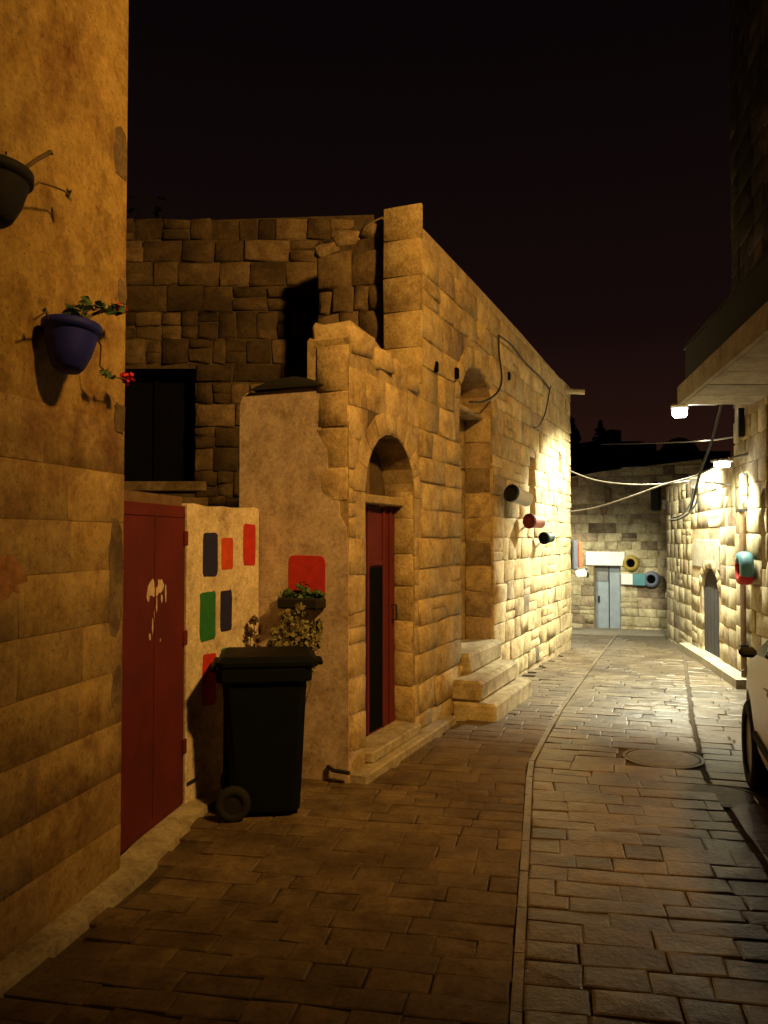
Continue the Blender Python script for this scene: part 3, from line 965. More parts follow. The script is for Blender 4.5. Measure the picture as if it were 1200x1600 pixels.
o = thing('flower_box', 'small pale and teal box fixed under the yellow tyre', 'planter', (FF @ Vector((p.x, 0, p.z))))
MB().box(p.x - .28, p.x - .02, -.16, -.035, p.z - .12, p.z + .12, b=.01).build('pale_side', M_WHITE, o, FF)
MB().box(p.x - .018, p.x + .26, -.18, -.035, p.z - .13, p.z + .13, b=.01).build('teal_side', M_TEAL, o, FF)
p = on_plane(FF, 1026, 775)
o = thing('meter_box', 'dark meter box with white insulator high on the lane end wall', 'box', (FF @ Vector((p.x, 0, p.z))))
MB().box(p.x - .10, p.x + .10, -.16, -.035, p.z - .34, p.z + .30, b=.03).build('case', M_DMETAL, o, FF)
MB().lathe([(.0, 0), (.05, .01), (.05, .10), (.035, .12), (.05, .14), (.05, .2), (0, .21)], 10).build('insulator', M_WHITE, o, FF @ T(p.x + .2, -.12, p.z - .3))
for px, py, hh, lab in ((950, 775, .35, 'narrow dark rag hanging high above the steel door'), (947, 797, .2, 'small reddish pot on the wall below the rag')):
    p = on_plane(FF, px, py)
    if hh > .3:
        o = MB().box(p.x - .06, p.x + .08, -.07, -.035, p.z - hh / 2, p.z + hh / 2, b=.012).build('hanging_cloth', M_PIPE, None, FF)
        tag(o, lab, 'cloth')
    else:
        o = MB().lathe([(.05, 0), (.08, .15), (.085, .17), (.07, .17), (.06, .05), (0, .05)], 12).build('wall_pot', M_PIPE, None, FF @ T(p.x, -.13, p.z - .1))
        tag(o, lab, 'flower pot')

# ------------------------------------------------------------------ right side: low arched house
low = thing('low_stone_house', 'low stone house with a small arched doorway right of the lane', 'house', (4.91, 13.1, g(13)))
Q = [Vector((5.24, 15.2)), Vector((4.91, 13.1)), Vector((4.30, 10.02))]
rnd = random.Random(81)
st = Stones(low)
hw_ = []
for i in (0, 1):
    d = (Q[i + 1] - Q[i]); L_ = d.length; d.normalize()
    Fr = frame(Q[i].x, Q[i].y, d.x, d.y)
    hls, blk = [], []
    if i == 1:
        FL = Fr
        a0, a1 = on_plane(Fr, 1097, 960).x, on_plane(Fr, 1124, 960).x
        acx, ahw = (a0 + a1) / 2, (a1 - a0) / 2
        aspr = on_plane(Fr, 1110, 920).z
        ari = on_plane(Fr, 1108, 888).z - aspr
        hls = [arch_loop(acx, ahw, -.25, aspr, ari)]
        blk = [hole_arch(acx, ahw, aspr, ari, .16, -.25), hole_rect(on_plane(Fr, 1082, 865).x, on_plane(Fr, 1126, 865).x, on_plane(Fr, 1105, 889).z, on_plane(Fr, 1105, 842).z)]
    vs, fs = slab([(0, -1), (L_, -1), (L_, 2.62), (0, 2.58)], hls, 0, .3)
    mesh('wall', vs, fs, M_MORTAR, low, Fr)
    fill(st, Fr, 0, L_, rows(-.42, 2.75, .245, .1, rnd), M_STONE_S, .28, .55, blk, lambda x: 2.66, 83 + i, split=.15, proud=.006, jit=.004, bevel=.007, mats=[(M_ROUGH, .18)])
voussoirs(st, FL, acx, ahw, aspr, ari, .16, 8, M_STONE_S, rnd, proud=.014, jit=.004, bevel=.008)
st.finish()
vs, fs = slab(arch_loop(acx, ahw - .003, -.24, aspr, ari - .003), [], .045, .11)
dl = mesh('door', vs, fs, M_OLDDOOR, low, FL)
for k in range(5):
    xx = acx - ahw + 2 * ahw * k / 5
    MB().box(xx + .008, xx + 2 * ahw / 5 - .008, .030, .0445, -.18, aspr).build('plank', M_OLDDOOR, dl, FL)
xa, xb = on_plane(FL, 1082, 865).x, on_plane(FL, 1126, 865).x
za, zb = on_plane(FL, 1105, 889).z, on_plane(FL, 1105, 842).z
pl = [(xa, za), (xb, za), (xb, zb - .08), (xb - .15, zb), (xa + .3, zb), (xa + .06, zb - .06)]
(cx, cz), v_, f_ = poly_stone(pl, gap=.01, proud=.02, bevel=.01, jit=.004)
mesh('plaster_patch', v_, f_, M_CONCRETE, low, FL @ T(cx, 0, cz))
vs = [(5.24, 15.2, 2.4), (4.91, 13.1, 2.4), (4.30, 10.02, 2.4), (9, 10.02, 2.4), (9, 15.2, 2.4)]
vs2 = [(x + (.32 if i < 3 else 0), y, z) for i, (x, y, z) in enumerate(vs)]
mesh('roof', vs2 + [(x, y, z + .12) for x, y, z in vs2], [(4, 3, 2, 1, 0), (5, 6, 7, 8, 9)] + [(i, (i + 1) % 5, 5 + (i + 1) % 5, 5 + i) for i in range(5)], M_CONCRETE, low)
MB().box(5.26, 9, 14.9, 15.2, -1, 2.39).build('end_wall', M_MORTAR, low)

# narrow raised footway along it
pts = [(3.93, 9.2), (4.30, 11.0), (4.78, 13.35), (4.95, 13.35), (4.62, 11.3), (4.32, 10.0), (4.2, 9.2)]
vs = [(x, y, g(y) - .1) for x, y in pts] + [(x, y, g(y) + .10) for x, y in pts]
n = len(pts)
o = mesh('footway', vs, [tuple(range(n, 2 * n))] + [(i, (i + 1) % n, n + (i + 1) % n, n + i) for i in range(n)], M_CONCRETE)
tag(o, kind='structure')

# ------------------------------------------------------------------ right side: tall house with balcony
tall = thing('balcony_house', 'tall stone house with a black sided balcony jutting over the parked car', 'house', (4.3, 10.0, g(9)))
W0, W1 = Vector((4.30, 10.0)), Vector((3.995, 8.5))
d = (W1 - W0); WL = d.length; d.normalize()
FT = frame(W0.x, W0.y, d.x, d.y)
tw0, tw1 = on_plane(FT, 1189.5, 830).x, on_plane(FT, 1199, 830).x
tz0, tz1 = on_plane(FT, 1194, 890).z, on_plane(FT, 1194, 762).z
vs, fs = slab([(0, -.6), (WL, -.6), (WL, 11.0), (0, 11.0)], [arch_loop((tw0 + tw1) / 2, (tw1 - tw0) / 2, tz0, tz1 - .1, .1, 8)], 0, .32)
mesh('wall', vs, fs, M_MORTAR, tall, FT)
st = Stones(tall)
rnd = random.Random(91)
BZ = 3.14
fill(st, FT, 0, WL, rows(-.2, BZ - .05, .27, .08, rnd), M_STONE_S, .36, .6, [hole_rect(tw0, tw1, tz0, tz1)], None, 92, proud=.018, jit=.005, bevel=.012)
fill(st, FT, 0, WL, rows(BZ + .2, 10.9, .29, .08, rnd), M_SHADED, .36, .6, (), None, 93, proud=.018, jit=.006, bevel=.012)
FEn = frame(9, 10.002, -1, 0)
wn = MB().box(tw0 - .05, tw1 + .05, .2, .25, tz0 - .05, tz1 + .05).build('window', M_DGLASS, tall, FT)
MB().box((tw0 + tw1) / 2 - .015, (tw0 + tw1) / 2 + .015, .17, .1995, tz0, tz1 - .02).build('mullion', M_WOOD, wn, FT)
# recessed ground floor beside the car and the upper floor over it
MB().box(4.62, 9, -6, 8.49, -.3, BZ + .02).build('recessed_wall', M_MORTAR, tall)
MB().box(4.33, 9, 8.5, 9.99, -.6, 10.99).build('house_body', M_MORTAR, tall)
vs_ = [(3.995, 8.498), (4.4, -6), (9, -6), (9, 8.498)]
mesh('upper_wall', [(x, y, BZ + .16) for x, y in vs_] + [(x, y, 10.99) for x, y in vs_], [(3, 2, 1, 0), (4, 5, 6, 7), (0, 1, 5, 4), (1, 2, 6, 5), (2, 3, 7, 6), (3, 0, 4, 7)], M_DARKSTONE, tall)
dd = Vector((4.4 - 3.995, -6 - 8.498)); Lu = dd.length; dd.normalize()
FUu = frame(3.995, 8.498, dd.x, dd.y)
fill(st, FUu, 0, 6.0, rows(BZ + .2, 6.9, .29, .08, rnd), M_SHADED, .4, .62, (), None, 94, proud=.018, jit=.006, bevel=.012)
st.finish()
MB().box(3.9, 9.1, -6.1, 10.08, 11.0, 11.15).build('roof', M_CONCRETE, tall)
# balcony: soffit planks, slab, fascia, parapet
bx = lambda y: 1.776 + .166 * y
Y0, Y1 = 4.6, 9.0
wallx = lambda y: (4.30 - .203 * (10.0 - y)) if y > 8.5 else 3.995 + .0279 * (8.498 - y)
bal = MB()
q = [(bx(Y1) + .02, Y1 - .02), (wallx(Y1) - .03, Y1 - .02), (wallx(8.5) - .03, 8.5), (4.6, 8.45), (4.6, Y0), (bx(Y0) + .02, Y0)]
bal.add([(x, y, BZ) for x, y in q] + [(x, y, BZ + .14) for x, y in q], [tuple(range(5, -1, -1)), tuple(range(6, 12))] + [(i, (i + 1) % 6, 6 + (i + 1) % 6, 6 + i) for i in range(6)])
balc = bal.build('balcony', M_CONCRETE, tall)
bevs = Y1 - .03
y = Y1 - .03
rnd = random.Random(95)
while y > Y0 + .6:
    dep = rnd.uniform(.5, .6)
    ya_, yb_ = y - dep + .012, y
    xw = (wallx(y) - .04) if ya_ > 8.5 else 4.58
    zz = BZ - .022 - rnd.uniform(0, .008)
    q = [(bx(ya_) + .03, ya_), ((wallx(ya_) - .04) if ya_ > 8.5 else (4.58 if yb_ < 8.5 else wallx(8.5) - .04), ya_), ((wallx(yb_) - .04) if yb_ > 8.5 else 4.58, yb_), (bx(yb_) + .03, yb_)]
    mesh('soffit_board', [(x, yy, zz) for x, yy in q] + [(x, yy, BZ - .001) for x, yy in q], [(3, 2, 1, 0), (4, 5, 6, 7)] + [(i, (i + 1) % 4, 4 + (i + 1) % 4, 4 + i) for i in range(4)], M_CONCRETE, balc)
    y -= dep
def strip(name, x_off, z0, z1, th, mat, parent, ends=True):
    mb = MB()
    a, b = (bx(Y0) + x_off, Y0), (bx(Y1) + x_off, Y1)
    mb.add([(a[0], a[1], z0), (a[0] + th, a[1], z0), (b[0] + th, b[1], z0), (b[0], b[1], z0), (a[0], a[1], z1), (a[0] + th, a[1], z1), (b[0] + th, b[1], z1), (b[0], b[1], z1)],
           [(3, 2, 1, 0), (4, 5, 6, 7), (0, 1, 5, 4), (1, 2, 6, 5), (2, 3, 7, 6), (3, 0, 4, 7)])
    if ends:
        mb.box(b[0] + th + .001, wallx(Y1) - .03, Y1 - th, Y1, z0, z1)
    return mb.build(name, mat, parent)
strip('fascia', -.03, BZ - .03, BZ + .17, .045, M_CONCRETE, balc, False)
strip('parapet', .06, BZ + .171, 3.72, .05, M_PARAPET, balc)
strip('rail', .045, 3.722, 3.76, .08, M_DMETAL, balc)

# drainpipe on it and conduit
p = on_plane(FT, 1170, 900)
o = thing('drainpipe', 'rusty drainpipe running down the balcony house behind the car', 'pipe', (FT @ Vector((p.x, -.06, -.1))))
MB().tube([FT @ Vector((p.x, -.065, z)) for z in (-.1, 1.2, 2.05)], .032, 10).build('pipe', M_PIPE, o)
for z in (.4, 1.3, 1.95):
    MB().box(p.x - .05, p.x + .05, -.1055, -.02, z, z + .03).build('clamp', M_DMETAL, o, FT)
p = on_plane(FT, 1166, 660)
o = MB().box(p.x - .03, p.x + .03, -.09, -.022, p.z - .17, p.z + .17, b=.01).build('cable_duct', M_DMETAL, None, FT)
tag(o, 'short dark duct on the balcony house just under the balcony', 'duct')
p = on_plane(FT, 1171, 757)
o = MB().box(p.x - .05, p.x + .05, -.10, -.022, p.z - .13, p.z + .13, b=.02).build('alarm_box', M_METAL, None, FT)
tag(o, 'small grey wall box in the bright patch of the balcony house', 'box')
tyre_thing(FT, 1163, 888, .185, .15, [M_TEAL, M_REDWALL], 'teal and dark red tyre hung on the balcony house by the car')

# ------------------------------------------------------------------ lamps
def spot(parent, loc, power, size=150, blend=.35, rad=.15, col=LED_C, aim=(0, 0, -1)):
    l = bpy.data.lights.new('lamp_light', 'SPOT')
    l.energy, l.color, l.spot_size, l.spot_blend, l.shadow_soft_size = power, col, R(size), blend, rad
    o = bpy.data.objects.new('lamp_light', l)
    put(o, Matrix.Translation(Vector(loc)) @ Vector(aim).to_track_quat('-Z', 'Y').to_matrix().to_4x4(), parent)
    return o
def head(parent, M):
    MB().box(-.20, .20, -.12, .12, .0, .06, b=.02).build('housing', M_METAL, parent, M)
    MB().box(-.14, .14, -.10, .10, -.10, -.002, b=.03).build('lens', M_LED, parent, M)

L1 = at(1062, 640, 11.6)
o = thing('street_lamp', 'lit white street lamp on a long arm below the balcony edge', 'street lamp', (4.36, 10.05, 3.45), 'white street lamps over the lane')
head(o, Matrix.Translation(L1) @ Matrix.Rotation(R(70), 4, 'Z'))
MB().tube([(4.36, 10.06, 3.36), (4.33, 10.7, 3.40), L1 + Vector((.03, -.1, .06))], .017, 8).build('arm', M_METAL, o)
MB().box(4.31, 4.42, 10.036, 10.06, 3.24, 3.50).build('wall_plate', M_DMETAL, o)
spot(o, L1 + Vector((0, 0, -.16)), LED1_W, 142, .30, aim=(-.27, .30, -1))

L2 = at(1128, 722, 9.3)
o = thing('street_lamp', 'lit white lamp fixed to the house corner, lower of the two', 'street lamp', tuple(L2), 'white street lamps over the lane')
head(o, Matrix.Translation(L2) @ Matrix.Rotation(R(20), 4, 'Z') @ Matrix.Scale(.58, 4))
MB().tube([L2 + Vector((.08, 0, .04)), (4.17, 9.32, L2.z + .10)], .016, 8).build('arm', M_METAL, o)
spot(o, L2 + Vector((0, 0, -.13)), LED2_W, 150, .3, aim=(.15, .25, -1))

L3 = Vector((3.35, 17.6, 2.62))
o = thing('street_lamp', 'street lamp on a post round the corner of the lane', 'street lamp', (3.0, 17.5, g(17.5)), 'white street lamps over the lane')
MB().tube([(2.9, 17.5, g(17.5)), (2.9, 17.5, 2.65), (3.25, 17.58, 2.72)], .045, 10).build('post', M_METAL, o)
head(o, Matrix.Translation(L3 + Vector((0, 0, .03))))
spot(o, L3 + Vector((0, 0, -.12)), LED3_W)

# the orange sodium lamp on the balcony house, above and behind the viewer, that lights the near walls
S1 = Vector((3.3, .6, 6.3))
o = thing('sodium_lamp', 'orange sodium street lamp on a bracket above the balcony', 'street lamp', (4.21, .6, 6.4))
SM = Matrix.Translation(S1)
MB().tube([(4.2, .6, 6.3), (3.8, .6, 6.52), (3.4, .6, 6.46)], .022, 8).build('arm', M_METAL, o)
MB().box(4.18, 4.20, .52, .68, 6.16, 6.44).build('wall_plate', M_DMETAL, o)
MB().box(-.19, .19, -.1, .1, .09, .18, b=.02).build('housing', M_METAL, o, SM)
MB().box(-.14, .14, -.07, .07, .045, .089, b=.012).build('lens', M_SODLENS, o, SM)
spot(o, S1 + Vector((0, 0, .0)), SODIUM_W, 85, 1.0, .28, SODIUM_C, aim=(-.38, .80, -.42))

# ------------------------------------------------------------------ cables
def cable(name, pts, r, mat, label, cat='cable'):
    P = [at(*p) if len(p) == 3 else Vector(p[:3]) for p in pts]
    # smooth with Catmull-Rom
    out = []
    for i in range(len(P) - 1):
        a, b, c, d = P[max(0, i - 1)], P[i], P[i + 1], P[min(len(P) - 1, i + 2)]
        for k in range(6):
            t = k / 6
            out.append(.5 * ((2 * b) + (c - a) * t + (2 * a - 5 * b + 4 * c - d) * t * t + (3 * b - a - 3 * c + d) * t ** 3))
    out.append(P[-1])
    o = MB().tube(out, r, 6).build(name, mat, None, None, True)
    return tag(o, label, cat)
cable('overhead_cable', [(884, 733, 13.4), (930, 750, 13.0), (985, 757, 12.3), (1040, 756, 11.6), (1085, 752, 10.9), (1140, 758, 10.0)], .011, M_CABLE_P, 'pale cable sagging across the lane, upper of the crossing pair')
cable('overhead_cable', [(886, 800, 13.4), (930, 793, 13.0), (985, 776, 12.2), (1035, 758, 11.4), (1085, 744, 10.6), (1122, 727, 9.95)], .011, M_CABLE_P, 'pale cable rising across the lane to the lower lamp')
cable('overhead_cable', [(940, 694, 17), (1000, 693, 15), (1060, 691, 13.2), (1110, 688, 11.5), (1147, 683, 10.1)], .010, M_CABLE_P, 'thin pale cable strung highest across the dark sky')
cable('hanging_cable', [(1139, 578, 8.7), (1132, 612, 9.0), (1124, 645, 9.4), (1112, 690, 9.7), (1095, 735, 9.9), (1086, 770, 10.1), (1078, 800, 10.3)], .016, M_CABLE, 'black cable bundle hanging from the balcony soffit')
cable('hanging_cable', [(1090, 762, 10.0), (1088, 785, 10.05), (1075, 803, 10.1), (1058, 812, 10.2), (1046, 812, 10.3)], .012, M_CABLE, 'outer of two black cable loops before the bright wall')
cable('hanging_cable', [(1084, 765, 10.0), (1078, 788, 10.05), (1066, 804, 10.1), (1052, 809, 10.2)], .010, M_CABLE, 'inner of two black cable loops before the bright wall')
o = thing('junction_box', 'small white junction box where the lane cables meet', 'box', at(1084, 756, 10.2))
MB().box(-.05, .05, -.03, .03, -.06, .06, b=.01).build('case', M_WHITE, o, WM[o])
MB().tube([(-.02, -.035, -.06), (-.03, -.04, -.14)], .012, 6).build('gland', M_DMETAL, o, WM[o])
def on_house(px, py, off=-.06):
    return on_off(FM, px, py, -off)
def wall_cable(pix, r, label):
    P = [on_house(*p) for p in pix]
    return cable('wall_cable', [tuple(p) + (0,) for p in P], r, M_CABLE, label)
wall_cable([(779, 524), (780, 555), (784, 590), (778, 612), (757, 627), (734, 628)], .011, 'black cable curving down round the walled up arch')
wall_cable([(779, 524), (800, 540), (822, 568), (845, 590), (860, 610)], .010, 'black cable slanting down along the wall top')
wall_cable([(860, 604), (852, 645), (842, 665), (834, 668)], .009, 'thin black cable above the slit window')

# ------------------------------------------------------------------ pots on the stone house
def can(px, py, length, rad, mat, label, drop=.12, endmat=M_PIPE):
    p = on_plane(FM, px, py)
    base = on_off(FM, px, py, rad * 1.15 + .05)
    ax = Vector((.74, .67, -drop)).normalized()
    M = Matrix.Translation(base) @ ax.to_track_quat('Z', 'Y').to_matrix().to_4x4()
    o = thing('wall_pot', label, 'flower pot', tuple(base), 'painted cans fixed to the stone house')
    MB().lathe([(rad * 1.02, .03), (rad, .05), (rad * .96, length * .5), (rad * .9, length - .015), (rad * .93, length), (rad * .85, length), (rad * .82, length - .03), (0, length - .04)], 18).build('pot', mat, o, M, True)
    MB().lathe([(0, .0285), (rad * .9, .028), (rad * .9, .0), (rad * 1.1, 0), (rad * 1.1, .029), (0, .0295)], 18).build('rim', endmat, o, M)
    MB().tube([base + ax * length * .5, on_off(FM, px, py, .0) + Vector((U.x, U.y, 0)) * length * .4], .012, 6).build('bracket', M_DMETAL, o)
    return o
can(798, 770, .30, .092, M_PALEBLUE, 'pale grey can with a dark mouth on the wall, left of the slit window', .22, M_DMETAL)
can(826, 814, .24, .085, M_PINKP, 'pink can with a red mouth under the slit window', .05, M_RED)
can(849, 841, .17, .075, M_GREENP, 'small dark green can, lowest by the far corner', -.1, M_BLACK)
Pc = FM @ Vector((LEN - .05, -.07, on_plane(FM, 884, 868).z))
o = thing('wall_pot', 'grey and orange long pot at the far corner of the stone house', 'flower pot', tuple(Pc), 'painted cans fixed to the stone house')
MB().box(-.04, .05, -.07, .07, -.24, .24, b=.02).build('back', M_GREYBLUE, o, Matrix.Translation(Pc))
MB().box(.051, .13, -.05, .06, -.2, .22, b=.02).build('front', M_SALMON, o, Matrix.Translation(Pc))
Pc = FM @ Vector((LEN - .04, -.09, on_plane(FM, 884, 888).z - .12))
o = thing('wall_pot', 'small white pot under the long pot at the corner', 'flower pot', tuple(Pc), 'painted cans fixed to the stone house')
M_ = Matrix.Translation(Pc) @ Matrix.Rotation(R(80), 4, 'Y')
MB().lathe([(.055, 0), (.065, .02), (.075, .16), (.06, .17), (0, .15)], 14).build('pot', M_WHITE, o, M_)
MB().lathe([(.0, .171), (.078, .171), (.078, .2), (0, .2)], 14).build('rim', M_DMETAL, o, M_)

# ------------------------------------------------------------------ plants
def leaf_quads(mb, c, r, n, size, rnd, flat=.7, cup=.3):
    for _ in range(n):
        v = Vector((rnd.gauss(0, 1), rnd.gauss(0, 1), rnd.gauss(0, 1)))
        v = v.normalized() * rnd.random() ** .45
        p = Vector(c) + Vector((v.x * r[0], v.y * r[1], v.z * r[2]))
        nrm = Vector((rnd.gauss(0, 1), rnd.gauss(0, 1), rnd.gauss(0, 1) + flat)).normalized()
        a = nrm.orthogonal().normalized()
        a = Matrix.Rotation(rnd.uniform(0, 6.28), 3, nrm) @ a
        b = nrm.cross(a)
        s = size * rnd.uniform(.6, 1.3)
        mb.add([p - a * s * .5, p + b * s * .38 + nrm * s * cup * .3, p + a * s * .55, p - b * s * .38 + nrm * s * cup * .3], [(0, 1, 2), (0, 2, 3)])

def wall_planter(px0, px1, py_top, py_bot, mat, label, seed, stems, tilt=.12):
    rnd = random.Random(seed)
    pc = on_plane(FN, (px0 + px1) / 2, (py_top + py_bot) / 2)
    sc = (px1 - px0) / F * 3.5
    k_ = .84
    pc = FN.inverted() @ on_off(FN, (px0 + px1) / 2, (py_top + py_bot) / 2, .12)
    M = FN @ T(pc.x, -.125, pc.z) @ Matrix.Rotation(tilt, 4, 'Y') @ Matrix.Scale(k_, 4)
    o = thing('flower_pot', label, 'flower pot', tuple(M.translation), 'flower pots hung on the ochre wall')
    pot = MB().lathe([(0, -.12), (.055, -.12), (.075, -.10), (.105, -.03), (.125, .06), (.128, .075), (.142, .078), (.142, .118), (.132, .12), (.122, .118), (.115, .07), (0, .07)], 28).build('pot', mat, o, M, True)
    MB().lathe([(0, .078), (.117, .082)], 20).build('soil', M_SOIL, o, M)
    MB().tube([M @ Vector((0, .13, .09)), FN @ Vector((pc.x, -.01, pc.z + .11))], .006, 6).build('hook', M_DMETAL, o)
    return o, M, pc, rnd

o, M, pc, rnd = wall_planter(60, 155, 502, 585, M_BLUEPOT, 'blue glazed pot with green and red geraniums on the ochre wall', 3, 0)
mb, lf, pt = MB(), MB(), MB()
def stem(mb, P, r=.004):
    mb.tube(P, r, 5)
Wp = lambda px, py, off: on_off(FN, px, py, off)
topc = M @ Vector((0, 0, .08))
for px, py in ((118, 487), (130, 478), (148, 476), (165, 482), (182, 480), (110, 497)):
    e_ = Wp(px, py, .13)
    stem(mb, [topc + Vector((rnd.uniform(-.03, .03), rnd.uniform(-.03, .03), 0)), (topc + e_) / 2 + Vector((0, 0, .02)), e_])
    leaf_quads(lf, e_, (.04, .05, .035), 14, .045, rnd)
for px, py, s_ in ((183, 480, .022), (192, 484, .02)):
    leaf_quads(pt, Wp(px, py, .13), (s_, s_, s_), 22, .022, rnd)
pt.build('blossom', M_PETAL, o)
pt = MB()
# trailing stem with a red flower below the pot
stem(mb, [topc + Vector((.06, .06, .03)), Wp(158, 540, .14), Wp(156, 572, .12), Wp(172, 588, .12), Wp(196, 592, .13)])
leaf_quads(lf, Wp(162, 582, .12), (.02, .03, .02), 10, .035, rnd)
leaf_quads(lf, Wp(177, 590, .12), (.02, .03, .012), 8, .03, rnd)
leaf_quads(pt, Wp(199, 591, .13), (.03, .03, .03), 60, .026, rnd)
# dry stem to the left
stem(mb, [topc + Vector((-.07, -.05, .02)), Wp(72, 487, .13), Wp(64, 492, .12), Wp(52, 500, .1)])
leaf_quads(lf, Wp(70, 486, .12), (.012, .012, .01), 4, .025, rnd)
mb.build('stem', M_TWIG, o)
lf.build('foliage', M_LEAF, o)
pt.build('blossom', M_PETAL, o)

o, M, pc, rnd = wall_planter(-66, 50, 262, 352, M_GREYPOT, 'dark grey pot with dry stalks cut by the photo edge, highest on the ochre wall', 4, 0)
mb, lf = MB(), MB()
topc = M @ Vector((.02, 0, .09))
stem(mb, [topc, Wp(40, 262, .14), Wp(60, 248, .13), Wp(80, 237, .12)], .009)
leaf_quads(lf, Wp(76, 239, .12), (.02, .02, .01), 8, .03, rnd)
stem(mb, [M @ Vector((.1, 0, .05)), Wp(62, 285, .12), Wp(80, 290, .11), Wp(100, 298, .10), Wp(108, 306, .10)], .004)
leaf_quads(lf, Wp(108, 305, .10), (.012, .015, .025), 10, .026, rnd)
leaf_quads(lf, topc + Vector((0, 0, .05)), (.07, .06, .04), 16, .03, rnd)
mb.build('stem', M_TWIG, o)
lf.build('foliage', M_DRYLEAF, o)

# flower shelf below the red square, and shrubs behind the bin
rnd = random.Random(8)
pa, pb = on_plane(FS, 449, 936), on_plane(FS, 511, 936)
o = thing('window_box', 'dark planter of low leaves fixed under the red square', 'planter', (FS @ Vector((pa.x, 0, pa.z))))
MB().box(pa.x, pb.x, -.15, -.004, pa.z - .055, pa.z + .02, b=.012).build('trough', M_RUBBER, o, FS)
lf = MB()
for k in range(9):
    leaf_quads(lf, FS @ Vector((pa.x + (pb.x - pa.x) * (k + .5) / 9, -.08, pa.z + .03)), (.04, .06, .045), 26, .042, rnd)
leaf_quads(lf, FS @ Vector(((pa.x + pb.x) / 2 + .02, -.09, pa.z + .075)), (.05, .04, .05), 30, .035, rnd)
lf.build('foliage', M_LEAF, o)

def bush(cx, cy, tops, label, seed, mat, n):
    rnd = random.Random(seed)
    o = thing('potted_shrub', label, 'plant', (cx, cy, 0), 'shrubs behind the bin')
    st_, lf = MB(), MB()
    for px, py, Y, r in tops:
        e_ = at(px, py, Y)
        b0 = Vector((cx + rnd.uniform(-.05, .05), cy + rnd.uniform(-.03, .03), .02))
        mid = b0 * .35 + e_ * .65 + Vector((rnd.uniform(-.04, .04), 0, -.03))
        st_.tube([b0, b0 * .7 + mid * .3 + Vector((0, 0, .1)), mid, e_], .007, 5, .003)
        for k in range(4):
            a_ = mid.lerp(e_, k / 4)
            st_.tube([a_, a_ + Vector((rnd.uniform(-.08, .08), rnd.uniform(-.05, .05), rnd.uniform(.03, .1)))], .003, 4, .0015)
        leaf_quads(lf, e_, (r * 1.2, r, r * 1.1), int(n * 1.7), .042, rnd, .3)
        leaf_quads(lf, mid.lerp(e_, .4), (r * 1.1, r, r * 1.3), n, .042, rnd, .3)
    st_.build('stem', M_TWIG, o)
    lf.build('foliage', mat, o)
    return o
bush(-.62, 5.48, [(440, 985, 5.45, .07), (452, 965, 5.5, .06), (462, 1005, 5.45, .08), (478, 985, 5.5, .07), (488, 1000, 5.45, .06), (470, 955, 5.5, .05), (432, 1010, 5.4, .06), (495, 980, 5.5, .04)],
     'dusty green shrub growing behind the black bin', 5, M_DRYLEAF, 34)
bush(-.87, 5.62, [(397, 968, 5.6, .025), (392, 990, 5.6, .03), (403, 1000, 5.6, .03), (396, 1015, 5.6, .04)], 'thin dry shrub in the corner left of the dusty shrub', 6, M_TWIG, 16)

# ------------------------------------------------------------------ wheeled bin
BM = T(-.735, 5.06, 0.005) @ Matrix.Rotation(R(8), 4, 'Z')
bn = thing('wheeled_bin', 'black wheeled rubbish bin with its lid shut against the painted wall', 'bin', (-.735, 5.06, 0))
# local x: from hinge side (-) to front (+)
def ring(x0, x1, y0, y1, z, r=.04):
    return [(x0 + r, y0, z), (x1 - r, y0, z), (x1, y0 + r, z), (x1, y1 - r, z), (x1 - r, y1, z), (x0 + r, y1, z), (x0, y1 - r, z), (x0, y0 + r, z)]
def loft(rings, capb=True, capt=True):
    vs, fs = [], []
    n = len(rings[0])
    for r in rings:
        vs += r
    for i in range(len(rings) - 1):
        for k in range(n):
            fs.append((i * n + k, i * n + (k + 1) % n, (i + 1) * n + (k + 1) % n, (i + 1) * n + k))
    if capb:
        fs.append(tuple(range(n - 1, -1, -1)))
    if capt:
        fs.append(tuple(range((len(rings) - 1) * n, len(rings) * n)))
    return vs, fs
vs, fs = loft([ring(-.17, .21, -.19, .19, .03), ring(-.19, .215, -.195, .195, .06), ring(-.20, .225, -.205, .205, .25), ring(-.245, .25, -.235, .235, .80), ring(-.25, .255, -.24, .24, .84)])
mesh('body', vs, fs, M_BIN, bn, BM)
vs, fs = loft([ring(-.275, .275, -.262, .262, .80), ring(-.28, .28, -.265, .265, .81), ring(-.28, .28, -.265, .265, .875), ring(-.26, .262, -.25, .25, .885)], True, True)
mesh('rim', vs, fs, M_BIN, bn, BM)
vs, fs = loft([ring(-.27, .31, -.265, .265, .8855), ring(-.275, .32, -.27, .27, .895), ring(-.275, .315, -.27, .27, .915), ring(-.24, .27, -.23, .23, .945), ring(-.1, .14, -.1, .1, .955)])
lid = mesh('lid', vs, fs, M_BIN, bn, BM)
MB().box(.3, .355, -.09, .09, .87, .90, b=.008).build('lid_grip', M_BIN, lid, BM)
MB().tube([(-.27, -.2, .86), (-.30, -.2, .875), (-.30, .2, .875), (-.27, .2, .86)], .016, 8).build('handle', M_BIN, bn, BM)
for s_ in (-1, 1):
    Mw = BM @ T(-.175, s_ * .235, .10) @ Matrix.Rotation(math.pi / 2, 4, 'X')
    wl = MB().lathe([(.055, -.03), (.09, -.03), (.1, -.02), (.1, .02), (.09, .03), (.055, .03)], 22, close=True).build('wheel', M_RUBBER, bn, Mw, True)
    MB().lathe([(0, -.022), (.054, -.022), (.054, .022), (0, .022)], 16).build('hub', M_DMETAL, wl, Mw)
MB().tube([(-.175, -.2, .10), (-.175, .2, .10)], .012, 8).build('axle', M_DMETAL, bn, BM)
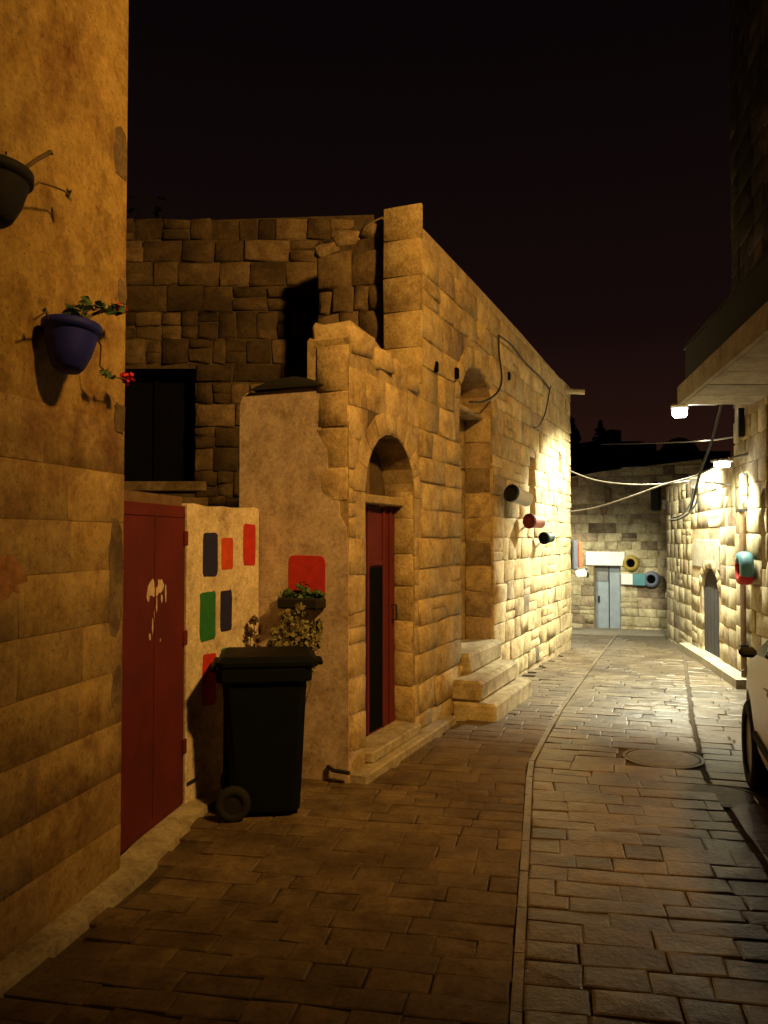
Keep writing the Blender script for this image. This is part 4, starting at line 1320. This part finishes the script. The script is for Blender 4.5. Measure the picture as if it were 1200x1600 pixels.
for s_ in (-.1, .1):
    MB().box(-.24, -.205, s_ - .012, s_ + .012, .25, .80).build('rib', M_BIN, bn, BM)
for yy in (-.12, 0, .12):
    MB().box(.17, .20, yy - .015, yy + .015, .0, .03).build('foot', M_BIN, bn, BM)

# stub of pipe at the foot of the plaster wall
p = gp(492, 1196)
o = MB().tube([FS @ Vector((.72, -.01, .10)), FS @ Vector((.78, -.05, .09)), FS @ Vector((.90, -.05, .085))], .014, 7).build('pipe_stub', M_DMETAL)
tag(o, 'short dark pipe at the foot of the pink plaster wall', 'pipe')

# ------------------------------------------------------------------ parked car
CF = Vector((.287, .958)).normalized()
CM = frame(2.29, 2.33, CF.x, CF.y)
car = thing('parked_car', 'silver hatchback parked under the balcony, cut by the photo edge', 'car', (2.32 + CF.x * 1.85, 2.32 + CF.y * 1.85, 0))
ST = [(0.00, .60, .36, .72, .78, .50), (.10, .72, .26, .84, 1.00, .55), (.25, .78, .22, .90, 1.28, .57), (.55, .80, .2, .92, 1.44, .58), (1.2, .81, .19, .92, 1.49, .60), (1.9, .81, .19, .915, 1.47, .60),
      (2.3, .81, .19, .91, 1.37, .59), (2.92, .80, .2, .90, .97, .67), (3.35, .77, .22, .83, .88, .62), (3.58, .69, .26, .70, .76, .52), (3.70, .56, .36, .56, .62, .40)]
rings = []
for x, w_, zb, zbelt, zt, tw in ST:
    half = [(w_ * .86, zb), (w_ * .98, zb + .10), (w_, zb + (zbelt - zb) * .55), (w_ * .985, zbelt), (tw, zt - .02), (tw * .55, zt + .015)]
    r_ = [(x, yy, zz) for yy, zz in half] + [(x, 0, zt + .02)] + [(x, -yy, zz) for yy, zz in reversed(half)] + [(x, 0, zb)]
    rings.append(r_)
vs, fs = loft(rings)
fs[-2:] = [tuple(reversed(f)) for f in fs[-2:]]
fs = [tuple(reversed(f)) for f in fs]
def baked(vs, fs, cutters, sub=1):
    me = bpy.data.meshes.new('tmp')
    me.from_pydata(vs, [], fs)
    bm = bmesh.new(); bm.from_mesh(me)
    bmesh.ops.recalc_face_normals(bm, faces=bm.faces)
    bm.to_mesh(me); bm.free()
    ob = bpy.data.objects.new('tmp', me); C.objects.link(ob)
    if sub:
        md = ob.modifiers.new('s', 'SUBSURF'); md.levels = sub; md.render_levels = sub
    cs = []
    for cv, cf in cutters:
        cme = bpy.data.meshes.new('cut'); cme.from_pydata(cv, [], cf)
        b2 = bmesh.new(); b2.from_mesh(cme); bmesh.ops.recalc_face_normals(b2, faces=b2.faces); b2.to_mesh(cme); b2.free()
        co = bpy.data.objects.new('cut', cme); C.objects.link(co); cs.append(co)
        md = ob.modifiers.new('b', 'BOOLEAN'); md.operation = 'DIFFERENCE'; md.object = co; md.solver = 'EXACT'
    dg = bpy.context.evaluated_depsgraph_get()
    dg.update()
    out = bpy.data.meshes.new_from_object(ob.evaluated_get(dg))
    for x in cs + [ob]:
        bpy.data.objects.remove(x)
    return out
cut = []
for wx in (.62, 3.0):
    for s_ in (1, -1):
        mb = MB().lathe([(.345, -.18), (.345, .18)], 28, T(wx, s_ * .74, .30) @ Matrix.Rotation(math.pi / 2, 4, 'X'))
        cut.append((mb.v, mb.f))
me = baked(vs, fs, cut, 2)
me.materials.clear(); me.materials.append(M_CAR)
me.polygons.foreach_set('use_smooth', [True] * len(me.polygons))
o = bpy.data.objects.new('body', me)
put(o, CM, car)
body = o
def win(name, a, b, lo, hi, side, ins=(.06, .06, .10, .12)):
    """pane on the greenhouse between stations a and b"""
    q = [Vector(rings[a][lo]), Vector(rings[b][lo]), Vector(rings[b][hi]), Vector(rings[a][hi])]
    def lerp(u, v):
        return q[0].lerp(q[1], u).lerp(q[3].lerp(q[2], u), v)
    c = [lerp(ins[0], ins[2]), lerp(1 - ins[1], ins[2]), lerp(1 - ins[1], 1 - ins[3]), lerp(ins[0], 1 - ins[3])]
    nrm = (c[1] - c[0]).cross(c[3] - c[0]).normalized()
    cen = sum(c, Vector()) / 4
    if (cen - Vector((1.8, 0, .7))).dot(nrm) < 0:
        nrm = -nrm
    vs = [p + nrm * .004 for p in c] + [p - nrm * .02 for p in c]
    return mesh(name, vs, [(0, 1, 2, 3), (7, 6, 5, 4), (0, 4, 5, 1), (1, 5, 6, 2), (2, 6, 7, 3), (3, 7, 4, 0)], M_DGLASS, car, CM)
for s_, (lo, hi) in ((1, (3, 4)), (-1, (9, 8))):
    win('side_window', 3, 4, lo, hi, s_)
    win('side_window', 4, 5, lo, hi, s_)
    win('side_window', 5, 6, lo, hi, s_, (.04, .05, .1, .12))
    win('quarter_window', 6, 7, lo, hi, s_, (.03, .3, .1, .2))
    MB().box(2.46, 2.52, s_ * .85 - .05, s_ * .85 + .05, .93, .99, b=.02).build('mirror', M_RUBBER, car, CM)
    for xx in (1.1, 1.95):
        dh = MB().box(xx, xx + .16, s_ * .815 - .012, s_ * .815 + .012, .79, .815, b=.005).build('door_handle', M_CAR, car, CM)
    MB().box(3.42, 3.60, s_ * .55 - .12, s_ * .55 + .12, .60, .70, b=.03).build('headlight', M_CHROME, car, CM)
    MB().box(-.01, .09, s_ * .62 - .07, s_ * .62 + .07, .62, .86, b=.03).build('tail_light', M_TAIL, car, CM)
    MB().box(.95, 2.6, s_ * .80 - .012, s_ * .80 + .016, .42, .47, b=.006).build('side_trim', M_RUBBER, car, CM)
    MB().box(3.30, 3.34, s_ * .775 - .008, s_ * .775 + .012, .70, .73, b=.004).build('indicator', M_CHROME, car, CM)
    for wx in (.62, 3.0):
        Mw = CM @ T(wx, s_ * .71, .295) @ Matrix.Rotation(math.pi / 2, 4, 'X')
        wl = MB().lathe([(.19, -.085), (.26, -.09), (.285, -.075), (.295, -.05), (.295, .05), (.285, .075), (.26, .09), (.19, .085)], 32, close=True).build('wheel', M_RUBBER, car, Mw, True)
        mb = MB().lathe([(0, -.05), (.19, -.07), (.19, .07), (0, .05)], 24)
        mb.build('rim', M_METAL, wl, Mw)
def winf(name, a, b, i0, i1, ins):
    q = [Vector(rings[a][i0]), Vector(rings[b][i0]), Vector(rings[b][i1]), Vector(rings[a][i1])]
    c = [q[0].lerp(q[1], u).lerp(q[3].lerp(q[2], u), v) for u, v in ((ins, .06), (1 - ins, .06), (1 - ins, .94), (ins, .94))]
    nrm = (c[1] - c[0]).cross(c[3] - c[0]).normalized()
    if nrm.z < 0:
        nrm = -nrm
    mesh(name, [p + nrm * .03 for p in c] + [p - nrm * .02 for p in c], [(0, 1, 2, 3), (7, 6, 5, 4), (0, 4, 5, 1), (1, 5, 6, 2), (2, 6, 7, 3), (3, 7, 4, 0)], M_DGLASS, car, CM)
winf('windscreen', 6, 7, 4, 8, .08)
winf('rear_window', 2, 3, 4, 8, .06)
MB().box(-.02, .12, -.62, .62, .38, .52, b=.03).build('bumper', M_CAR, car, CM)
MB().box(3.55, 3.71, -.52, .52, .36, .48, b=.03).build('bumper', M_CAR, car, CM)
MB().box(-.03, -.018, -.26, .26, .54, .65).build('number_plate', M_WHITE, car, CM)

# ------------------------------------------------------------------ dark skyline
hs = []
for i in range(13):
    hs.append((-10 + i * 6, 4.6 + 1.0 * math.sin(i * 1.3) + .6 * math.sin(i * 2.9)))
vs, fs = [], []
for j, (yy, k) in enumerate(((30, 0), (42, .55), (62, .9), (95, 1.1), (140, 1.3))):
    for x, z in hs:
        vs.append((x * (1 + j * .35) , yy, g(30) - .3 + k * z))
n = len(hs)
for j in range(4):
    for i in range(n - 1):
        fs.append((j * n + i, j * n + i + 1, (j + 1) * n + i + 1, (j + 1) * n + i))
tag(mesh('hill', vs, fs, M_HILL), kind='structure')

def far_house(x, y, w_, d_, h, z0, label, dome=False):
    o = thing('far_house', label, 'house', (x, y, z0), 'unlit houses on the dark hill')
    M = Matrix.Translation(Vector((x, y, z0)))
    MB().box(-w_ / 2, w_ / 2, 0, d_, -2, h).build('wall', M_FARWALL, o, M)
    rf = MB().box(-w_ / 2 - .15, w_ / 2 + .15, -.15, d_ + .15, h + .001, h + .3).build('roof', M_FARWALL, o, M)
    if dome:
        MB().lathe([(w_ * .32, h + .302), (w_ * .31, h + .6), (w_ * .22, h + 1.1), (w_ * .1, h + 1.35), (0, h + 1.42)], 16).build('dome', M_FARWALL, rf, M @ T(0, d_ / 2, 0), True)
    else:
        MB().lathe([(.5, h + .302), (.5, h + 1.2), (0, h + 1.3)], 12).build('water_tank', M_DMETAL, rf, M @ T(w_ * .2, d_ / 2, 0))
    nw = max(2, int(w_ / 1.6))
    for i in range(nw):
        xx = -w_ / 2 + w_ * (i + .5) / nw
        MB().box(xx - .35, xx + .35, -.06, .0, h - 1.9, h - .8).build('window', M_BLACK, o, M)
p = at(962, 690, 44); far_house(p.x, 44, 2.6, 5, p.z - 4 - .3, 4, 'small dark house left on the hill, with a water tank')
p = at(1010, 712, 46); far_house(p.x, 46, 4.4, 5, p.z - 4 - .3, 4, 'wide low dark house on the hill between its neighbours')
p = at(1085, 705, 48); far_house(p.x, 48, 3.8, 5, p.z - 4 - .3, 4, 'dark domed house farthest right on the hill', True)
p = at(915, 712, 42); far_house(p.x, 42, 3.2, 5, p.z - 4 - .3, 4, 'dark house behind the two cypresses on the hill')

def tree(x, y, z0, h, r, label, seed, kind):
    rnd = random.Random(seed)
    o = thing('tree' if kind != 'cypress' else 'cypress_tree', label, 'tree', (x, y, z0), 'dark trees on the skyline')
    MB().tube([(x, y, z0 - 2), (x + .05, y, z0 + h * .3), (x, y, z0 + h * .75)], r * .14, 8, r * .04).build('trunk', M_TWIG, o)
    lf = MB()
    if kind == 'cypress':
        for k in range(16):
            f = k / 15
            leaf_quads(lf, (x + rnd.uniform(-.1, .1) * r, y, z0 + h * (.12 + .86 * f)), (r * (1 - f) ** .6 + .08, r * (1 - f) ** .6 + .08, h * .06), 70, .22, rnd)
    else:
        for k in range(26):
            v = Vector((rnd.gauss(0, 1), rnd.gauss(0, 1), rnd.gauss(0, .7))).normalized() * rnd.random() ** .5
            leaf_quads(lf, (x + v.x * r, y + v.y * r, z0 + h * .68 + v.z * h * .3), (r * .38, r * .38, h * .13), 60, .2, rnd)
    lf.build('crown', M_NEEDLE, o)
p = at(893, 660, 36); tree(p.x, 36, 1.5, p.z - 1.5, .8, 'dark cypress close beside the end of the stone house', 1, 'cypress')
p = at(938, 664, 38); tree(p.x, 38, 2, p.z - 2, .7, 'dark cypress standing clear against the sky', 2, 'cypress')
p = at(238, 300, 14); tree(p.x, 14, 0, p.z - .55, 1.6, 'dark bushy tree over the courtyard house roof', 3, 'tree')
p = at(1045, 716, 40); tree(p.x, 40, 3, p.z - 3 + .6, 1.6, 'dark bushy tree between the houses on the hill', 4, 'tree')
